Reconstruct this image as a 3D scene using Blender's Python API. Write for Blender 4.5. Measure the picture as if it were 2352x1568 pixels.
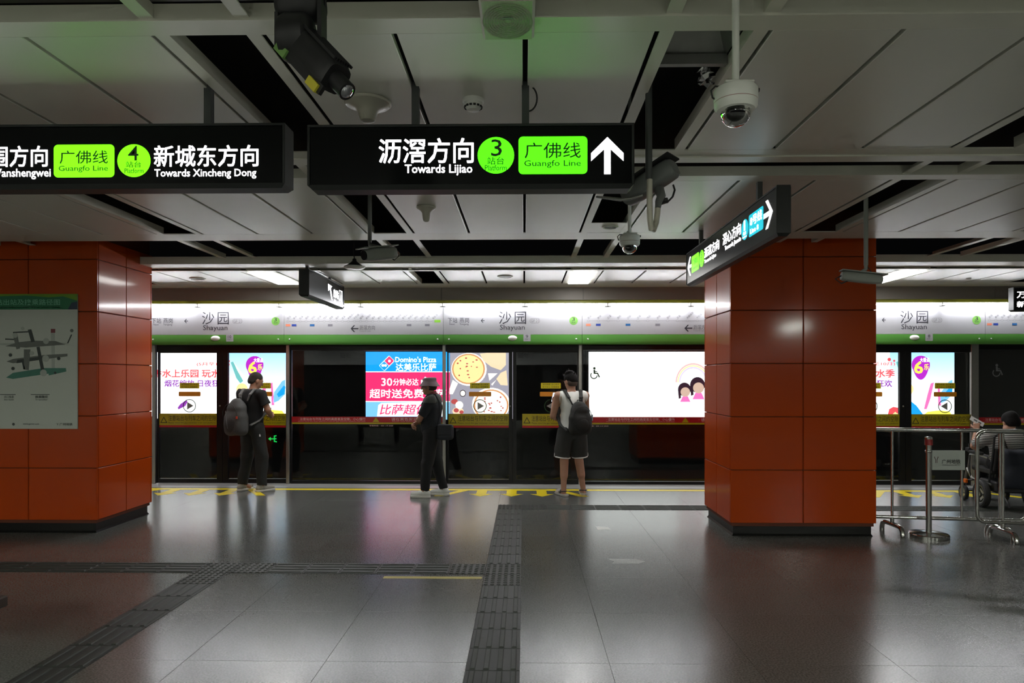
import bpy, math, random
import numpy as np
from mathutils import Vector, Matrix, Euler

# ------------------------------------------------------------------ camera, world, exposure
scn = bpy.context.scene
for _o in list(bpy.data.objects):
    bpy.data.objects.remove(_o, do_unlink=True)
COL = scn.collection
F = 1540.0                       # focal length in pixels of the 2352 px wide frame
YAW = math.atan(27.0 / F)        # the camera is turned one degree to the left
EYE = 1.60                       # eye height above the platform
cam_d = bpy.data.cameras.new('camera')
cam_d.sensor_width = 36.0
cam_d.lens = F / 2352.0 * 36.0
cam_d.shift_y = 84.0 / 2352.0
cam_d.clip_start = 0.05
cam_d.clip_end = 100
cam = bpy.data.objects.new('camera', cam_d)
COL.objects.link(cam)
cam.location = (0, 0, EYE)
cam.rotation_euler = (math.pi / 2, 0, YAW)
scn.camera = cam

world = bpy.data.worlds.new('world')
scn.world = world
world.use_nodes = True
world.node_tree.nodes['Background'].inputs[0].default_value = (0.6, 0.62, 0.65, 1)
world.node_tree.nodes['Background'].inputs[1].default_value = 0.002

scn.view_settings.view_transform = 'Standard'
scn.view_settings.look = 'None'
scn.view_settings.gamma = 1.0
scn.view_settings.use_curve_mapping = False
scn.view_settings.exposure = 0.0
scn.cycles.use_denoising = True
scn.cycles.max_bounces = 6
scn.cycles.diffuse_bounces = 4
scn.cycles.glossy_bounces = 4
scn.cycles.use_adaptive_sampling = True
scn.cycles.adaptive_threshold = 0.08
scn.cycles.adaptive_min_samples = 16
scn.cycles.transparent_max_bounces = 10
scn.cycles.sample_clamp_indirect = 4.0

# strengths of the lamps of the place
LUM = 20.0        # ceiling luminaires
LUM2 = 205.0      # luminaires of the hall behind the camera
TUBE = 90.0      # tubes above the screen door header
SIGNW = 3.2      # white letters of the lit signs
ADW = 2.1        # advertising light boxes

PI = math.pi
rnd = random.Random(7)

# ------------------------------------------------------------------ helpers
def at(u, v, Y):
    x = (u - 1176.0) / F
    z = -(v - 868.0) / F
    dx = x * math.cos(YAW) - math.sin(YAW)
    dy = math.cos(YAW) + x * math.sin(YAW)
    t = Y / dy
    return (dx * t, Y, EYE + z * t)

OFF = {}

class MB:
    """collects geometry for one mesh"""
    def __init__(self):
        self.v = []; self.f = []
    def add(self, vs, fs):
        b = len(self.v)
        self.v += [tuple(p) for p in vs]
        self.f += [tuple(i + b for i in q) for q in fs]
        return self
    def box(self, x0, x1, y0, y1, z0, z1):
        return self.add([(x0,y0,z0),(x1,y0,z0),(x1,y1,z0),(x0,y1,z0),(x0,y0,z1),(x1,y0,z1),(x1,y1,z1),(x0,y1,z1)],
                        [(0,3,2,1),(4,5,6,7),(0,1,5,4),(1,2,6,5),(2,3,7,6),(3,0,4,7)])
    def cbox(self, x0, x1, y0, y1, z0, z1, c=0.004):
        """box with chamfered edges"""
        P = []; idx = {}
        for ix in (0,1):
            for iy in (0,1):
                for iz in (0,1):
                    X=(x0,x1)[ix]; Y=(y0,y1)[iy]; Z=(z0,z1)[iz]
                    sx=(c,-c)[ix]; sy=(c,-c)[iy]; sz=(c,-c)[iz]
                    for a,p in (('x',(X,Y+sy,Z+sz)),('y',(X+sx,Y,Z+sz)),('z',(X+sx,Y+sy,Z))):
                        idx[(ix,iy,iz,a)]=len(P); P.append(p)
        fs=[]
        g=lambda *k: idx[k]
        for i in (0,1):
            q=[g(i,0,0,'x'),g(i,1,0,'x'),g(i,1,1,'x'),g(i,0,1,'x')]; fs.append(q if i else q[::-1])
            q=[g(0,i,0,'y'),g(1,i,0,'y'),g(1,i,1,'y'),g(0,i,1,'y')]; fs.append(q[::-1] if i else q)
            q=[g(0,0,i,'z'),g(1,0,i,'z'),g(1,1,i,'z'),g(0,1,i,'z')]; fs.append(q if i else q[::-1])
        for i in (0,1):
            for j in (0,1):
                q=[g(i,j,0,'x'),g(i,j,0,'y'),g(i,j,1,'y'),g(i,j,1,'x')]; fs.append(q if (i!=j) else q[::-1])
                q=[g(i,0,j,'x'),g(i,1,j,'x'),g(i,1,j,'z'),g(i,0,j,'z')]; fs.append(q if (i!=j) else q[::-1])
                q=[g(0,i,j,'y'),g(0,i,j,'z'),g(1,i,j,'z'),g(1,i,j,'y')]; fs.append(q if (i!=j) else q[::-1])
                for k in (0,1):
                    t=[g(i,j,k,'x'),g(i,j,k,'y'),g(i,j,k,'z')]; fs.append(t if (i+j+k)%2 else t[::-1])
        return self.add(P, fs)
    def obox(self, c, h, R=None):
        R = R or Matrix.Identity(3)
        vs = []
        for sz in (-1,1):
            for sx, sy in ((-1,-1),(1,-1),(1,1),(-1,1)):
                vs.append(Vector(c) + R @ Vector((sx*h[0], sy*h[1], sz*h[2])))
        return self.add(vs, [(0,3,2,1),(4,5,6,7),(0,1,5,4),(1,2,6,5),(2,3,7,6),(3,0,4,7)])
    def cyl(self, p0, p1, r0, r1=None, n=14, caps=True):
        r1 = r0 if r1 is None else r1
        p0, p1 = Vector(p0), Vector(p1)
        d = (p1 - p0).normalized()
        a = d.orthogonal().normalized(); b = d.cross(a)
        vs = []
        for p, r in ((p0, r0), (p1, r1)):
            for i in range(n):
                t = 2*PI*i/n
                vs.append(p + a*(r*math.cos(t)) + b*(r*math.sin(t)))
        fs = [(i, (i+1) % n, n+(i+1) % n, n+i) for i in range(n)]
        if caps:
            fs.append(tuple(range(n-1, -1, -1))); fs.append(tuple(range(n, 2*n)))
        return self.add(vs, fs)
    def tube(self, path, r, n=10, caps=True, closed=False):
        P = [Vector(p) for p in path]; m = len(P)
        rs = r if isinstance(r, (list, tuple)) else [r]*m
        vs = []; prev = None
        for i in range(m):
            if closed: d = P[(i+1) % m] - P[i-1]
            else: d = P[min(i+1, m-1)] - P[max(i-1, 0)]
            d.normalize()
            a = d.orthogonal().normalized() if prev is None else (prev - d*prev.dot(d)).normalized()
            prev = a; b = d.cross(a)
            for k in range(n):
                t = 2*PI*k/n
                vs.append(P[i] + a*(rs[i]*math.cos(t)) + b*(rs[i]*math.sin(t)))
        fs = []
        for i in range(m if closed else m-1):
            j = (i+1) % m
            for k in range(n):
                fs.append((i*n+k, i*n+(k+1) % n, j*n+(k+1) % n, j*n+k))
        if caps and not closed:
            fs.append(tuple(range(n-1, -1, -1))); fs.append(tuple(range((m-1)*n, m*n)))
        return self.add(vs, fs)
    def lathe(self, prof, c=(0,0,0), R=None, n=28, caps=True):
        """prof: list of (radius, height) turned about the local z axis"""
        R = R or Matrix.Identity(3); c = Vector(c)
        vs = []; fs = []; m = len(prof)
        for r, h in prof:
            for k in range(n):
                t = 2*PI*k/n
                vs.append(c + R @ Vector((max(r,1e-5)*math.cos(t), max(r,1e-5)*math.sin(t), h)))
        for i in range(m-1):
            for k in range(n):
                fs.append((i*n+k, i*n+(k+1) % n, (i+1)*n+(k+1) % n, (i+1)*n+k))
        if caps:
            fs.append(tuple(range(n-1, -1, -1))); fs.append(tuple(range((m-1)*n, m*n)))
        return self.add(vs, fs)
    def flat(self, poly, y, t=0.002):
        """outline in x,z laid on a face that looks towards -y; y = that face, t = thickness in front of it"""
        a = sum(poly[i][0]*poly[(i+1) % len(poly)][1] - poly[(i+1) % len(poly)][0]*poly[i][1] for i in range(len(poly)))
        if a < 0: poly = poly[::-1]
        n = len(poly)
        vs = [(x, y-t, z) for x, z in poly] + [(x, y, z) for x, z in poly]
        fs = [tuple(range(n)), tuple(range(2*n-1, n-1, -1))]
        fs += [((i+1) % n, i, n+i, n+(i+1) % n) for i in range(n)]
        return self.add(vs, fs)
    def floorflat(self, poly, z0, z1):
        a = sum(poly[i][0]*poly[(i+1) % len(poly)][1] - poly[(i+1) % len(poly)][0]*poly[i][1] for i in range(len(poly)))
        if a < 0: poly = poly[::-1]
        n = len(poly)
        vs = [(x, y, z1) for x, y in poly] + [(x, y, z0) for x, y in poly]
        fs = [tuple(range(n)), tuple(range(2*n-1, n-1, -1))] + [((i+1) % n, i, n+i, n+(i+1) % n) for i in range(n)]
        return self.add(vs, fs)
    def mesh(self, name, smooth=False):
        me = bpy.data.meshes.new(name)
        me.from_pydata([tuple(p) for p in self.v], [], self.f)
        if smooth: me.shade_smooth()
        me.validate(); me.update()
        return me

def shade_auto(me, ang=40):
    """smooth faces, sharp edges above the angle"""
    me.shade_smooth()
    try:
        me.set_sharp_from_angle(angle=math.radians(ang))
    except Exception:
        pass

def link(name, data, mat=None, parent=None):
    o = bpy.data.objects.new(name, data)
    COL.objects.link(o)
    if mat is not None and data is not None:
        if not data.materials: data.materials.append(mat)
    if parent is not None: o.parent = parent
    return o

def tag(o, label, cat=None, group=None, kind=None):
    if label: o['label'] = label
    if cat: o['category'] = cat
    if group: o['group'] = group
    if kind: o['kind'] = kind
    return o

def thing(name, label, cat, loc=(0,0,0), rotz=0.0, group=None):
    o = bpy.data.objects.new(name, None)
    o.empty_display_size = 0.1
    COL.objects.link(o)
    o.location = loc; o.rotation_euler = (0, 0, rotz)
    OFF[o.name] = Vector(loc) if rotz == 0 else None
    return tag(o, label, cat, group)

def root_off(p):
    while p is not None:
        if p.name in OFF: return OFF[p.name]
        p = p.parent
    return None

def part(name, mb, mat, parent, smooth=None, world=True, label=None):
    """mb in world coordinates when the thing is not turned, else in the thing's own frame"""
    off = root_off(parent)
    if isinstance(mb, MB):
        if off is not None and world:
            mb.v = [(p[0]-off.x, p[1]-off.y, p[2]-off.z) for p in mb.v]
        me = mb.mesh(name)
    else:
        me = mb
        if off is not None and world: me.transform(Matrix.Translation(-off))
    if smooth: shade_auto(me, smooth if smooth is not True else 40)
    o = link(name, me, mat, parent)
    if label: o['label'] = label
    return o

def single(name, mb, mat, label, cat, group=None, smooth=None, kind=None):
    me = mb.mesh(name)
    c = None
    xs = np.array([tuple(v.co) for v in me.vertices])
    c = Vector(((xs[:,0].min()+xs[:,0].max())/2, (xs[:,1].min()+xs[:,1].max())/2, xs[:,2].min()))
    me.transform(Matrix.Translation(-c))
    if smooth: shade_auto(me, smooth if smooth is not True else 40)
    o = link(name, me, mat)
    o.location = c
    OFF[o.name] = c
    return tag(o, label, cat, group, kind)

def struct(name, mb, mat, label=None):
    o = link(name, mb.mesh(name), mat)
    o['kind'] = 'structure'
    if label: o['label'] = label
    return o

def circle(cx, cz, r, n=28, rz=None):
    rz = r if rz is None else rz
    return [(cx + r*math.cos(2*PI*i/n), cz + rz*math.sin(2*PI*i/n)) for i in range(n)]

def rrect(x0, x1, z0, z1, r, n=5):
    out = []
    for cx, cz, a in ((x1-r, z1-r, 0), (x0+r, z1-r, PI/2), (x0+r, z0+r, PI), (x1-r, z0+r, 1.5*PI)):
        for i in range(n+1):
            t = a + PI/2*i/n
            out.append((cx + r*math.cos(t), cz + r*math.sin(t)))
    return out

# lettering: the glyph outlines are turned into thin meshes
_tc = bpy.data.curves.new('lettering_curve', 'FONT')
_to = bpy.data.objects.new('lettering_curve', _tc)
COL.objects.link(_to)
_cache = {}
def glyphs(body, bold=0.0, spacing=1.0, res=2, shear=0.0):
    key = (body, bold, spacing, res, shear)
    if key not in _cache:
        _tc.body = body; _tc.offset = bold; _tc.resolution_u = res; _tc.space_character = spacing; _tc.shear = shear
        _tc.fill_mode = 'FRONT'
        dg = bpy.context.evaluated_depsgraph_get()
        me = bpy.data.meshes.new_from_object(_to.evaluated_get(dg))
        V = np.array([tuple(v.co) for v in me.vertices])
        Fc = [tuple(p.vertices) for p in me.polygons]
        # which way the polygons look
        bpy.data.meshes.remove(me)
        _cache[key] = (V, Fc)
    return _cache[key]

def text_mb(body, x0, x1, z0, z1, y, bold=0.0, spacing=1.0, keep=False, align='l', t=0.0015, shear=0.0, mb=None, rot=0.0):
    """letters fitted into the box x0..x1, z0..z1 on a face looking towards -y"""
    strike = bold if abs(bold) > 0.006 else 0.0
    V, Fc = glyphs(body, 0.0 if strike else bold, spacing, 2, shear)
    if strike:                       # heavy letters: the outline struck several times, slightly shifted
        n0 = len(V); Vs = [V]; Fs = list(Fc)
        for k, (ox, oz) in enumerate(((-1, -1), (1, -1), (1, 1), (-1, 1))):
            W = V.copy(); W[:, 0] += ox*strike; W[:, 1] += oz*strike; Vs.append(W)
            Fs += [tuple(i+n0*(k+1) for i in q) for q in Fc]
        V = np.concatenate(Vs); Fc = Fs
    mb = mb or MB()
    mn = V.min(0); mx = V.max(0)
    sx = (x1-x0)/(mx[0]-mn[0]); sz = (z1-z0)/(mx[1]-mn[1])
    if keep:
        s = min(sx, sz); sx = sz = s
    X = (V[:,0]-mn[0])*sx; Z = (V[:,1]-mn[1])*sz
    w = (mx[0]-mn[0])*sx
    if keep:
        if align == 'c': X = X + ((x1-x0)-w)/2
        elif align == 'r': X = X + ((x1-x0)-w)
    if rot:
        c, s_ = math.cos(rot), math.sin(rot)
        X, Z = X*c - Z*s_, X*s_ + Z*c
    vs = [(x0+a, y-t, z0+b) for a, b in zip(X, Z)]
    def area(q):
        return sum(vs[q[i]][0]*vs[q[(i+1) % len(q)]][2] - vs[q[(i+1) % len(q)]][0]*vs[q[i]][2] for i in range(len(q)))
    fs = [q if area(q) > 0 else q[::-1] for q in Fc]
    return mb.add(vs, fs)

# ------------------------------------------------------------------ materials
MATS = {}
EMIT_BIG = ('ad_white', 'ad_bright_white', 'ad_pink', 'ad_blue', 'ad_skyblue', 'ad_grey', 'lit_lime', 'lit_green')
def mat(name, col=(0.5,0.5,0.5), rough=0.5, metal=0.0, spec=0.5, emit=None, es=1.0, coat=0.0, coat_r=0.05, noise=None, bump=None, alpha=None):
    if name in MATS: return MATS[name]
    m = bpy.data.materials.new(name); m.use_nodes = True
    nt = m.node_tree; b = nt.nodes['Principled BSDF']
    b.inputs['Base Color'].default_value = (*col, 1)
    b.inputs['Roughness'].default_value = rough
    b.inputs['Metallic'].default_value = metal
    b.inputs['Specular IOR Level'].default_value = spec
    b.inputs['Coat Weight'].default_value = coat
    b.inputs['Coat Roughness'].default_value = coat_r
    if emit is not None:
        b.inputs['Emission Color'].default_value = (*emit, 1)
        b.inputs['Emission Strength'].default_value = es
        if not name.startswith(('luminaire', 'tube')) and name not in EMIT_BIG: m.cycles.emission_sampling = 'NONE'
    tc = None
    def coords():
        n = nt.nodes.new('ShaderNodeTexCoord'); return n.outputs['Object']
    if noise:
        sc, amt = noise[0], noise[1]
        n = nt.nodes.new('ShaderNodeTexNoise'); n.inputs['Scale'].default_value = sc; n.inputs['Detail'].default_value = 4
        nt.links.new(coords(), n.inputs['Vector'])
        r = nt.nodes.new('ShaderNodeMapRange'); r.inputs['To Min'].default_value = 1-amt; r.inputs['To Max'].default_value = 1+amt
        nt.links.new(n.outputs['Fac'], r.inputs['Value'])
        h = nt.nodes.new('ShaderNodeMix'); h.data_type = 'RGBA'; h.blend_type = 'MULTIPLY'; h.inputs[0].default_value = 1
        h.inputs[6].default_value = (*col, 1)
        nt.links.new(r.outputs['Result'], h.inputs[7])
        nt.links.new(h.outputs[2], b.inputs['Base Color'])
    if bump:
        n = nt.nodes.new('ShaderNodeTexNoise'); n.inputs['Scale'].default_value = bump[0]; n.inputs['Detail'].default_value = 3
        nt.links.new(coords(), n.inputs['Vector'])
        bp = nt.nodes.new('ShaderNodeBump'); bp.inputs['Strength'].default_value = bump[1]; bp.inputs['Distance'].default_value = 0.01
        nt.links.new(n.outputs['Fac'], bp.inputs['Height']); nt.links.new(bp.outputs['Normal'], b.inputs['Normal'])
    MATS[name] = m
    return m

def emat(name, col, s=1.0):
    """back-lit print: gives off its own colour, with a little gloss"""
    return mat(name, (col[0]*.3, col[1]*.3, col[2]*.3), 0.4, emit=col, es=s)

def srgb(r, g, b):
    f = lambda c: (c/255/12.92) if c/255 <= 0.04045 else ((c/255+0.055)/1.055)**2.4
    return (f(r), f(g), f(b))

def floor_mat(name, base, dark, rough):
    m = bpy.data.materials.new(name); m.use_nodes = True
    nt = m.node_tree; b = nt.nodes['Principled BSDF']
    geo = nt.nodes.new('ShaderNodeNewGeometry')
    n1 = nt.nodes.new('ShaderNodeTexNoise'); n1.inputs['Scale'].default_value = 95; n1.inputs['Detail'].default_value = 2
    n2 = nt.nodes.new('ShaderNodeTexNoise'); n2.inputs['Scale'].default_value = 1.3; n2.inputs['Detail'].default_value = 4
    vo = nt.nodes.new('ShaderNodeTexVoronoi'); vo.inputs['Scale'].default_value = 120
    for n in (n1, n2, vo): nt.links.new(geo.outputs['Position'], n.inputs['Vector'])
    cr = nt.nodes.new('ShaderNodeValToRGB')
    cr.color_ramp.elements[0].position = 0.36; cr.color_ramp.elements[0].color = (*dark, 1)
    cr.color_ramp.elements[1].position = 0.62; cr.color_ramp.elements[1].color = (*base, 1)
    nt.links.new(n1.outputs['Fac'], cr.inputs['Fac'])
    mx = nt.nodes.new('ShaderNodeMix'); mx.data_type = 'RGBA'; mx.blend_type = 'MULTIPLY'; mx.inputs[0].default_value = 1
    r2 = nt.nodes.new('ShaderNodeMapRange'); r2.inputs['To Min'].default_value = 0.92; r2.inputs['To Max'].default_value = 1.08
    nt.links.new(n2.outputs['Fac'], r2.inputs['Value'])
    nt.links.new(cr.outputs['Color'], mx.inputs[6]); nt.links.new(r2.outputs['Result'], mx.inputs[7])
    oi = nt.nodes.new('ShaderNodeObjectInfo')
    r4 = nt.nodes.new('ShaderNodeMapRange'); r4.inputs['To Min'].default_value = 0.94; r4.inputs['To Max'].default_value = 1.06
    nt.links.new(oi.outputs['Random'], r4.inputs['Value'])
    mx2 = nt.nodes.new('ShaderNodeMix'); mx2.data_type = 'RGBA'; mx2.blend_type = 'MULTIPLY'; mx2.inputs[0].default_value = 1
    nt.links.new(mx.outputs[2], mx2.inputs[6]); nt.links.new(r4.outputs['Result'], mx2.inputs[7])
    nt.links.new(mx2.outputs[2], b.inputs['Base Color'])
    r3 = nt.nodes.new('ShaderNodeMapRange'); r3.inputs['To Min'].default_value = rough-0.015; r3.inputs['To Max'].default_value = rough+0.02
    nt.links.new(n2.outputs['Fac'], r3.inputs['Value']); nt.links.new(r3.outputs['Result'], b.inputs['Roughness'])
    bp = nt.nodes.new('ShaderNodeBump'); bp.inputs['Strength'].default_value = 0.06; bp.inputs['Distance'].default_value = 0.002
    nt.links.new(n1.outputs['Fac'], bp.inputs['Height']); nt.links.new(bp.outputs['Normal'], b.inputs['Normal'])
    MATS[name] = m
    return m

def glass_mat(name, tint, ior=1.5, rough=0.0, boost=1.0):
    m = bpy.data.materials.new(name); m.use_nodes = True
    nt = m.node_tree; nt.nodes.remove(nt.nodes['Principled BSDF'])
    tr = nt.nodes.new('ShaderNodeBsdfTransparent'); tr.inputs[0].default_value = (*tint, 1)
    gl = nt.nodes.new('ShaderNodeBsdfGlossy'); gl.inputs['Roughness'].default_value = rough; gl.inputs['Color'].default_value = (boost,)*3 + (1,)
    fr = nt.nodes.new('ShaderNodeFresnel'); fr.inputs['IOR'].default_value = ior
    mx = nt.nodes.new('ShaderNodeMixShader')
    nt.links.new(fr.outputs[0], mx.inputs[0]); nt.links.new(tr.outputs[0], mx.inputs[1]); nt.links.new(gl.outputs[0], mx.inputs[2])
    nt.links.new(mx.outputs[0], nt.nodes['Material Output'].inputs[0])
    MATS[name] = m
    return m

def stripes_mat(name, c1, c2, scale):
    m = bpy.data.materials.new(name); m.use_nodes = True
    nt = m.node_tree; b = nt.nodes['Principled BSDF']; b.inputs['Roughness'].default_value = 0.9
    tc = nt.nodes.new('ShaderNodeTexCoord'); w = nt.nodes.new('ShaderNodeTexWave')
    w.wave_type = 'BANDS'; w.bands_direction = 'Z'; w.inputs['Scale'].default_value = scale; w.inputs['Distortion'].default_value = 0.6
    w.inputs['Detail Scale'].default_value = 0.4
    cr = nt.nodes.new('ShaderNodeValToRGB'); cr.color_ramp.interpolation = 'CONSTANT'
    cr.color_ramp.elements[0].color = (*c1, 1); cr.color_ramp.elements[1].color = (*c2, 1); cr.color_ramp.elements[1].position = 0.5
    nt.links.new(tc.outputs['Object'], w.inputs['Vector']); nt.links.new(w.outputs['Fac'], cr.inputs['Fac']); nt.links.new(cr.outputs['Color'], b.inputs['Base Color'])
    MATS[name] = m
    return m

M_floor = floor_mat('granite_floor', (0.162, 0.167, 0.157), (0.078, 0.081, 0.076), 0.21)
M_joint = mat('floor_joint', (0.03, 0.03, 0.028), 0.8, noise=(30, .3))
M_tact = mat('tactile_tile', (0.034, 0.040, 0.034), 0.58, noise=(60, .25), bump=(200, .1))
M_tactdk = mat('tactile_ridge', (0.018, 0.021, 0.018), 0.55, noise=(80, .25))
M_ceil = mat('ceiling_panel', (0.70, 0.695, 0.62), 0.38, spec=0.45, noise=(2.2, .05), coat=0.25, coat_r=0.42)
M_edge = mat('ceiling_edge', (0.70, 0.69, 0.60), 0.38, noise=(3, .05))
M_black = mat('plenum_black', (0.006, 0.006, 0.006), 0.9, noise=(3, .3))
M_orange = mat('orange_enamel', (0.43, 0.050, 0.0008), 0.35, spec=0.1, noise=(1.6, .08), coat=0.4, coat_r=0.10, bump=(2.0, .04))
M_orangein = mat('pillar_joint', (0.10, 0.02, 0.004), 0.7, noise=(9, .2))
M_skirt = mat('black_skirting', (0.005, 0.005, 0.005), 0.3, spec=0.3, noise=(12, .2))
M_sign = mat('sign_black', (0.004, 0.0045, 0.005), 0.3, spec=0.15, noise=(20, .15))
M_signend = mat('sign_grey', (0.016, 0.018, 0.018), 0.45, noise=(20, .15))
M_post = mat('post_grey', (0.055, 0.06, 0.06), 0.5, noise=(15, .2))
M_white = emat('lit_white', (1.0, 0.98, 1.0), SIGNW)
M_lime = emat('lit_lime', (.145, 1.0, .004), 2.1)
M_green = emat('lit_green', (.065, 1.0, .004), 2.1)
M_cyan = emat('lit_cyan', (0.0, .42, .52), 1.5)
M_signtxt = mat('sign_dark_print', (0.012, 0.05, 0.01), 0.5, noise=(30, .1))
M_steel = mat('polished_steel', (0.6, 0.6, 0.58), 0.14, metal=1.0, noise=(9, .06))
M_alum = mat('brushed_aluminium', (0.42, 0.42, 0.40), 0.35, metal=1.0, noise=(30, .08))
M_blackframe = mat('black_aluminium', (0.005, 0.005, 0.0055), 0.35, spec=0.3, noise=(20, .2))
M_rubber = mat('black_rubber', (0.02, 0.02, 0.02), 0.7, noise=(60, .3))
M_glass = glass_mat('screen_glass', (0.90, 0.92, 0.91), 1.42)
M_dome = glass_mat('camera_dome', (0.25, 0.26, 0.27), 1.6)
M_hdr = mat('header_white', (0.40, 0.40, 0.425), 0.35, noise=(3, .02))
M_hgreen = mat('header_green', srgb(92, 160, 70), 0.35, noise=(4, .03))
M_print = mat('header_print', (0.02, 0.02, 0.03), 0.5, noise=(30, .1))
M_pgrey = mat('header_grey_print', (0.17, 0.17, 0.18), 0.5, noise=(30, .1))
M_lightgreen = mat('badge_light_green', srgb(120, 178, 84), 0.4, noise=(9, .04))
M_yellow = mat('yellow_sticker', srgb(222, 205, 20), 0.45, noise=(14, .06))
M_yellowdoor = mat('yellow_strip', srgb(165, 150, 10), 0.35, noise=(6, .05))
M_red = mat('red_strip', srgb(165, 16, 28), 0.35, noise=(6, .05))
M_ytext = mat('strip_dark_print', (0.05, 0.045, 0.01), 0.5, noise=(30, .1))
M_rtext = mat('strip_pale_print', (0.75, 0.5, 0.5), 0.5, noise=(30, .1))
M_orangest = mat('orange_sticker', srgb(220, 140, 20), 0.4, noise=(9, .05))
M_cream = mat('cream_plastic', (0.50, 0.48, 0.40), 0.4, noise=(8, .05))
M_whitepl = mat('white_plastic', (0.78, 0.79, 0.74), 0.38, noise=(8, .04))
M_wht = mat('white_print', (0.8, 0.8, 0.8), 0.5, noise=(20, .03))
M_bulk = mat('bulkhead_brown', (0.20, 0.185, 0.165), 0.5, noise=(2, .08))
M_lip = mat('olive_lip', (0.30, 0.30, 0.09), 0.45, noise=(3, .05))
def translucent_mat(name, col):
    m = bpy.data.materials.new(name); m.use_nodes = True
    nt = m.node_tree; b = nt.nodes['Principled BSDF']; b.inputs['Base Color'].default_value = (*col, 1); b.inputs['Roughness'].default_value = .4
    tr = nt.nodes.new('ShaderNodeBsdfTranslucent'); tr.inputs[0].default_value = (*col, 1)
    mx = nt.nodes.new('ShaderNodeMixShader'); mx.inputs[0].default_value = .35
    n = nt.nodes.new('ShaderNodeTexNoise'); n.inputs['Scale'].default_value = 3.0
    r = nt.nodes.new('ShaderNodeMapRange'); r.inputs['To Min'].default_value = .32; r.inputs['To Max'].default_value = .38
    nt.links.new(n.outputs['Fac'], r.inputs['Value']); nt.links.new(r.outputs['Result'], mx.inputs[0])
    nt.links.new(b.outputs[0], mx.inputs[1]); nt.links.new(tr.outputs[0], mx.inputs[2]); nt.links.new(mx.outputs[0], nt.nodes['Material Output'].inputs[0])
    MATS[name] = m; return m
M_lip = translucent_mat('olive_lip_acrylic', (.22, .22, .055))
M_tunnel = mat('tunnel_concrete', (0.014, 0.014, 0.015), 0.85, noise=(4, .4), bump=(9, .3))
M_lum = mat('luminaire_diffuser', (0.8, 0.8, 0.8), 0.5, emit=(1.0, 0.985, 0.95), es=LUM, noise=(5, .01))
M_lum2 = mat('luminaire_diffuser_hall', (0.8, 0.8, 0.8), 0.5, emit=(0.975, 1.0, 0.88), es=LUM2, noise=(5, .01))
M_tube = mat('tube_glow', (0.8, 0.8, 0.8), 0.5, emit=(0.97, 0.98, 1.0), es=TUBE, noise=(5, .01))

# ------------------------------------------------------------------ the setting: floor
floor = struct('floor', MB().box(-11, 11, -5.2, 10.1, -0.16, -0.012), M_joint, 'grey granite platform floor with tactile paving')
ROWS = [2.96, 3.77, 4.58, 5.40, 6.20, 6.82, 7.43, 8.05, 8.70, 9.35, 9.70]
COLS = [-0.32 + 0.8*k for k in range(-11, 12)]
_near = MB(); _near.box(-11, 11, -5.2, 2.957, -0.012, 0.0)
link('tile_field', _near.mesh('tile_field'), M_floor, floor)
_side = MB(); _side.box(-11, COLS[0]-0.003, 2.96, 9.7, -0.012, 0); _side.box(COLS[-1]+0.003, 11, 2.96, 9.7, -0.012, 0)
link('tile_field', _side.mesh('tile_field'), M_floor, floor)
for r in range(len(ROWS)-1):
    d = ROWS[r+1]-ROWS[r]
    me = MB().box(0.0012, 0.7988, 0.0012, d-0.0012, -0.012, 0).mesh('floor_tile')
    me.materials.append(M_floor)
    for c in range(len(COLS)-1):
        o = link('floor_tile', me, None, floor); o.location = (COLS[c], ROWS[r], 0)

# tactile paving: ribbed guiding tiles and studded warning tiles
def tact_mesh(kind):
    mb = MB(); mb.cbox(0.002, 0.298, 0.002, 0.298, -0.004, 0.003, 0.001)
    nb = len(mb.f)
    if kind == 'bar':
        for i in range(4):
            x = 0.0375 + 0.075*i
            mb.add([(x-.017,.012,.003),(x+.017,.012,.003),(x+.017,.288,.003),(x-.017,.288,.003),
                    (x-.011,.018,.008),(x+.011,.018,.008),(x+.011,.282,.008),(x-.011,.282,.008)],
                   [(4,5,6,7),(0,1,5,4),(1,2,6,5),(2,3,7,6),(3,0,4,7)])
    else:
        for i in range(6):
            for j in range(6):
                mb.cyl((0.025+0.05*i, 0.025+0.05*j, .003), (0.025+0.05*i, 0.025+0.05*j, .008), .017, .012, n=8)
    me = mb.mesh('tactile_tile_'+kind)
    me.materials.append(M_tactdk); me.materials.append(M_tact)
    mi = [0 if i < nb else 1 for i in range(len(mb.f))]
    if len(me.polygons) == len(mi): me.polygons.foreach_set('material_index', mi)
    return me
TB, TD = tact_mesh('bar'), tact_mesh('stud')
def tact(x, y, kind, along='y'):
    o = link('tactile_tile', TB if kind == 'bar' else TD, None, floor)
    if along == 'y' or kind != 'bar': o.location = (x, y, 0)
    else: o.location = (x+0.3, y, 0); o.rotation_euler = (0, 0, PI/2)
YT = 5.46
y = YT
while y < 8.0: y += 0.3
n1 = int(round((8.2-YT)/0.3))
for k in range(-9, n1+1):                       # strip running away from the camera
    yy = YT + 0.3*k
    tact(-0.32, yy, 'stud' if k in (0, -1, n1) else 'bar')
for k in range(0, 22):                          # right strip near the doors
    tact(-0.02 + 0.3*k, YT+0.3*n1, 'stud' if k < 1 else 'bar', 'x')
tact(-0.02+0.3*22, YT+0.3*n1, 'stud')
for k in range(1, 18):                          # left strip across the hall
    x = -0.32 - 0.3*k
    tact(x, YT, 'stud' if k in (1, 7, 8) else 'bar', 'x')
for k in range(1, 9):                           # left strip towards the camera
    tact(-2.72, YT-0.3*k, 'stud' if k == 1 else 'bar')

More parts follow.
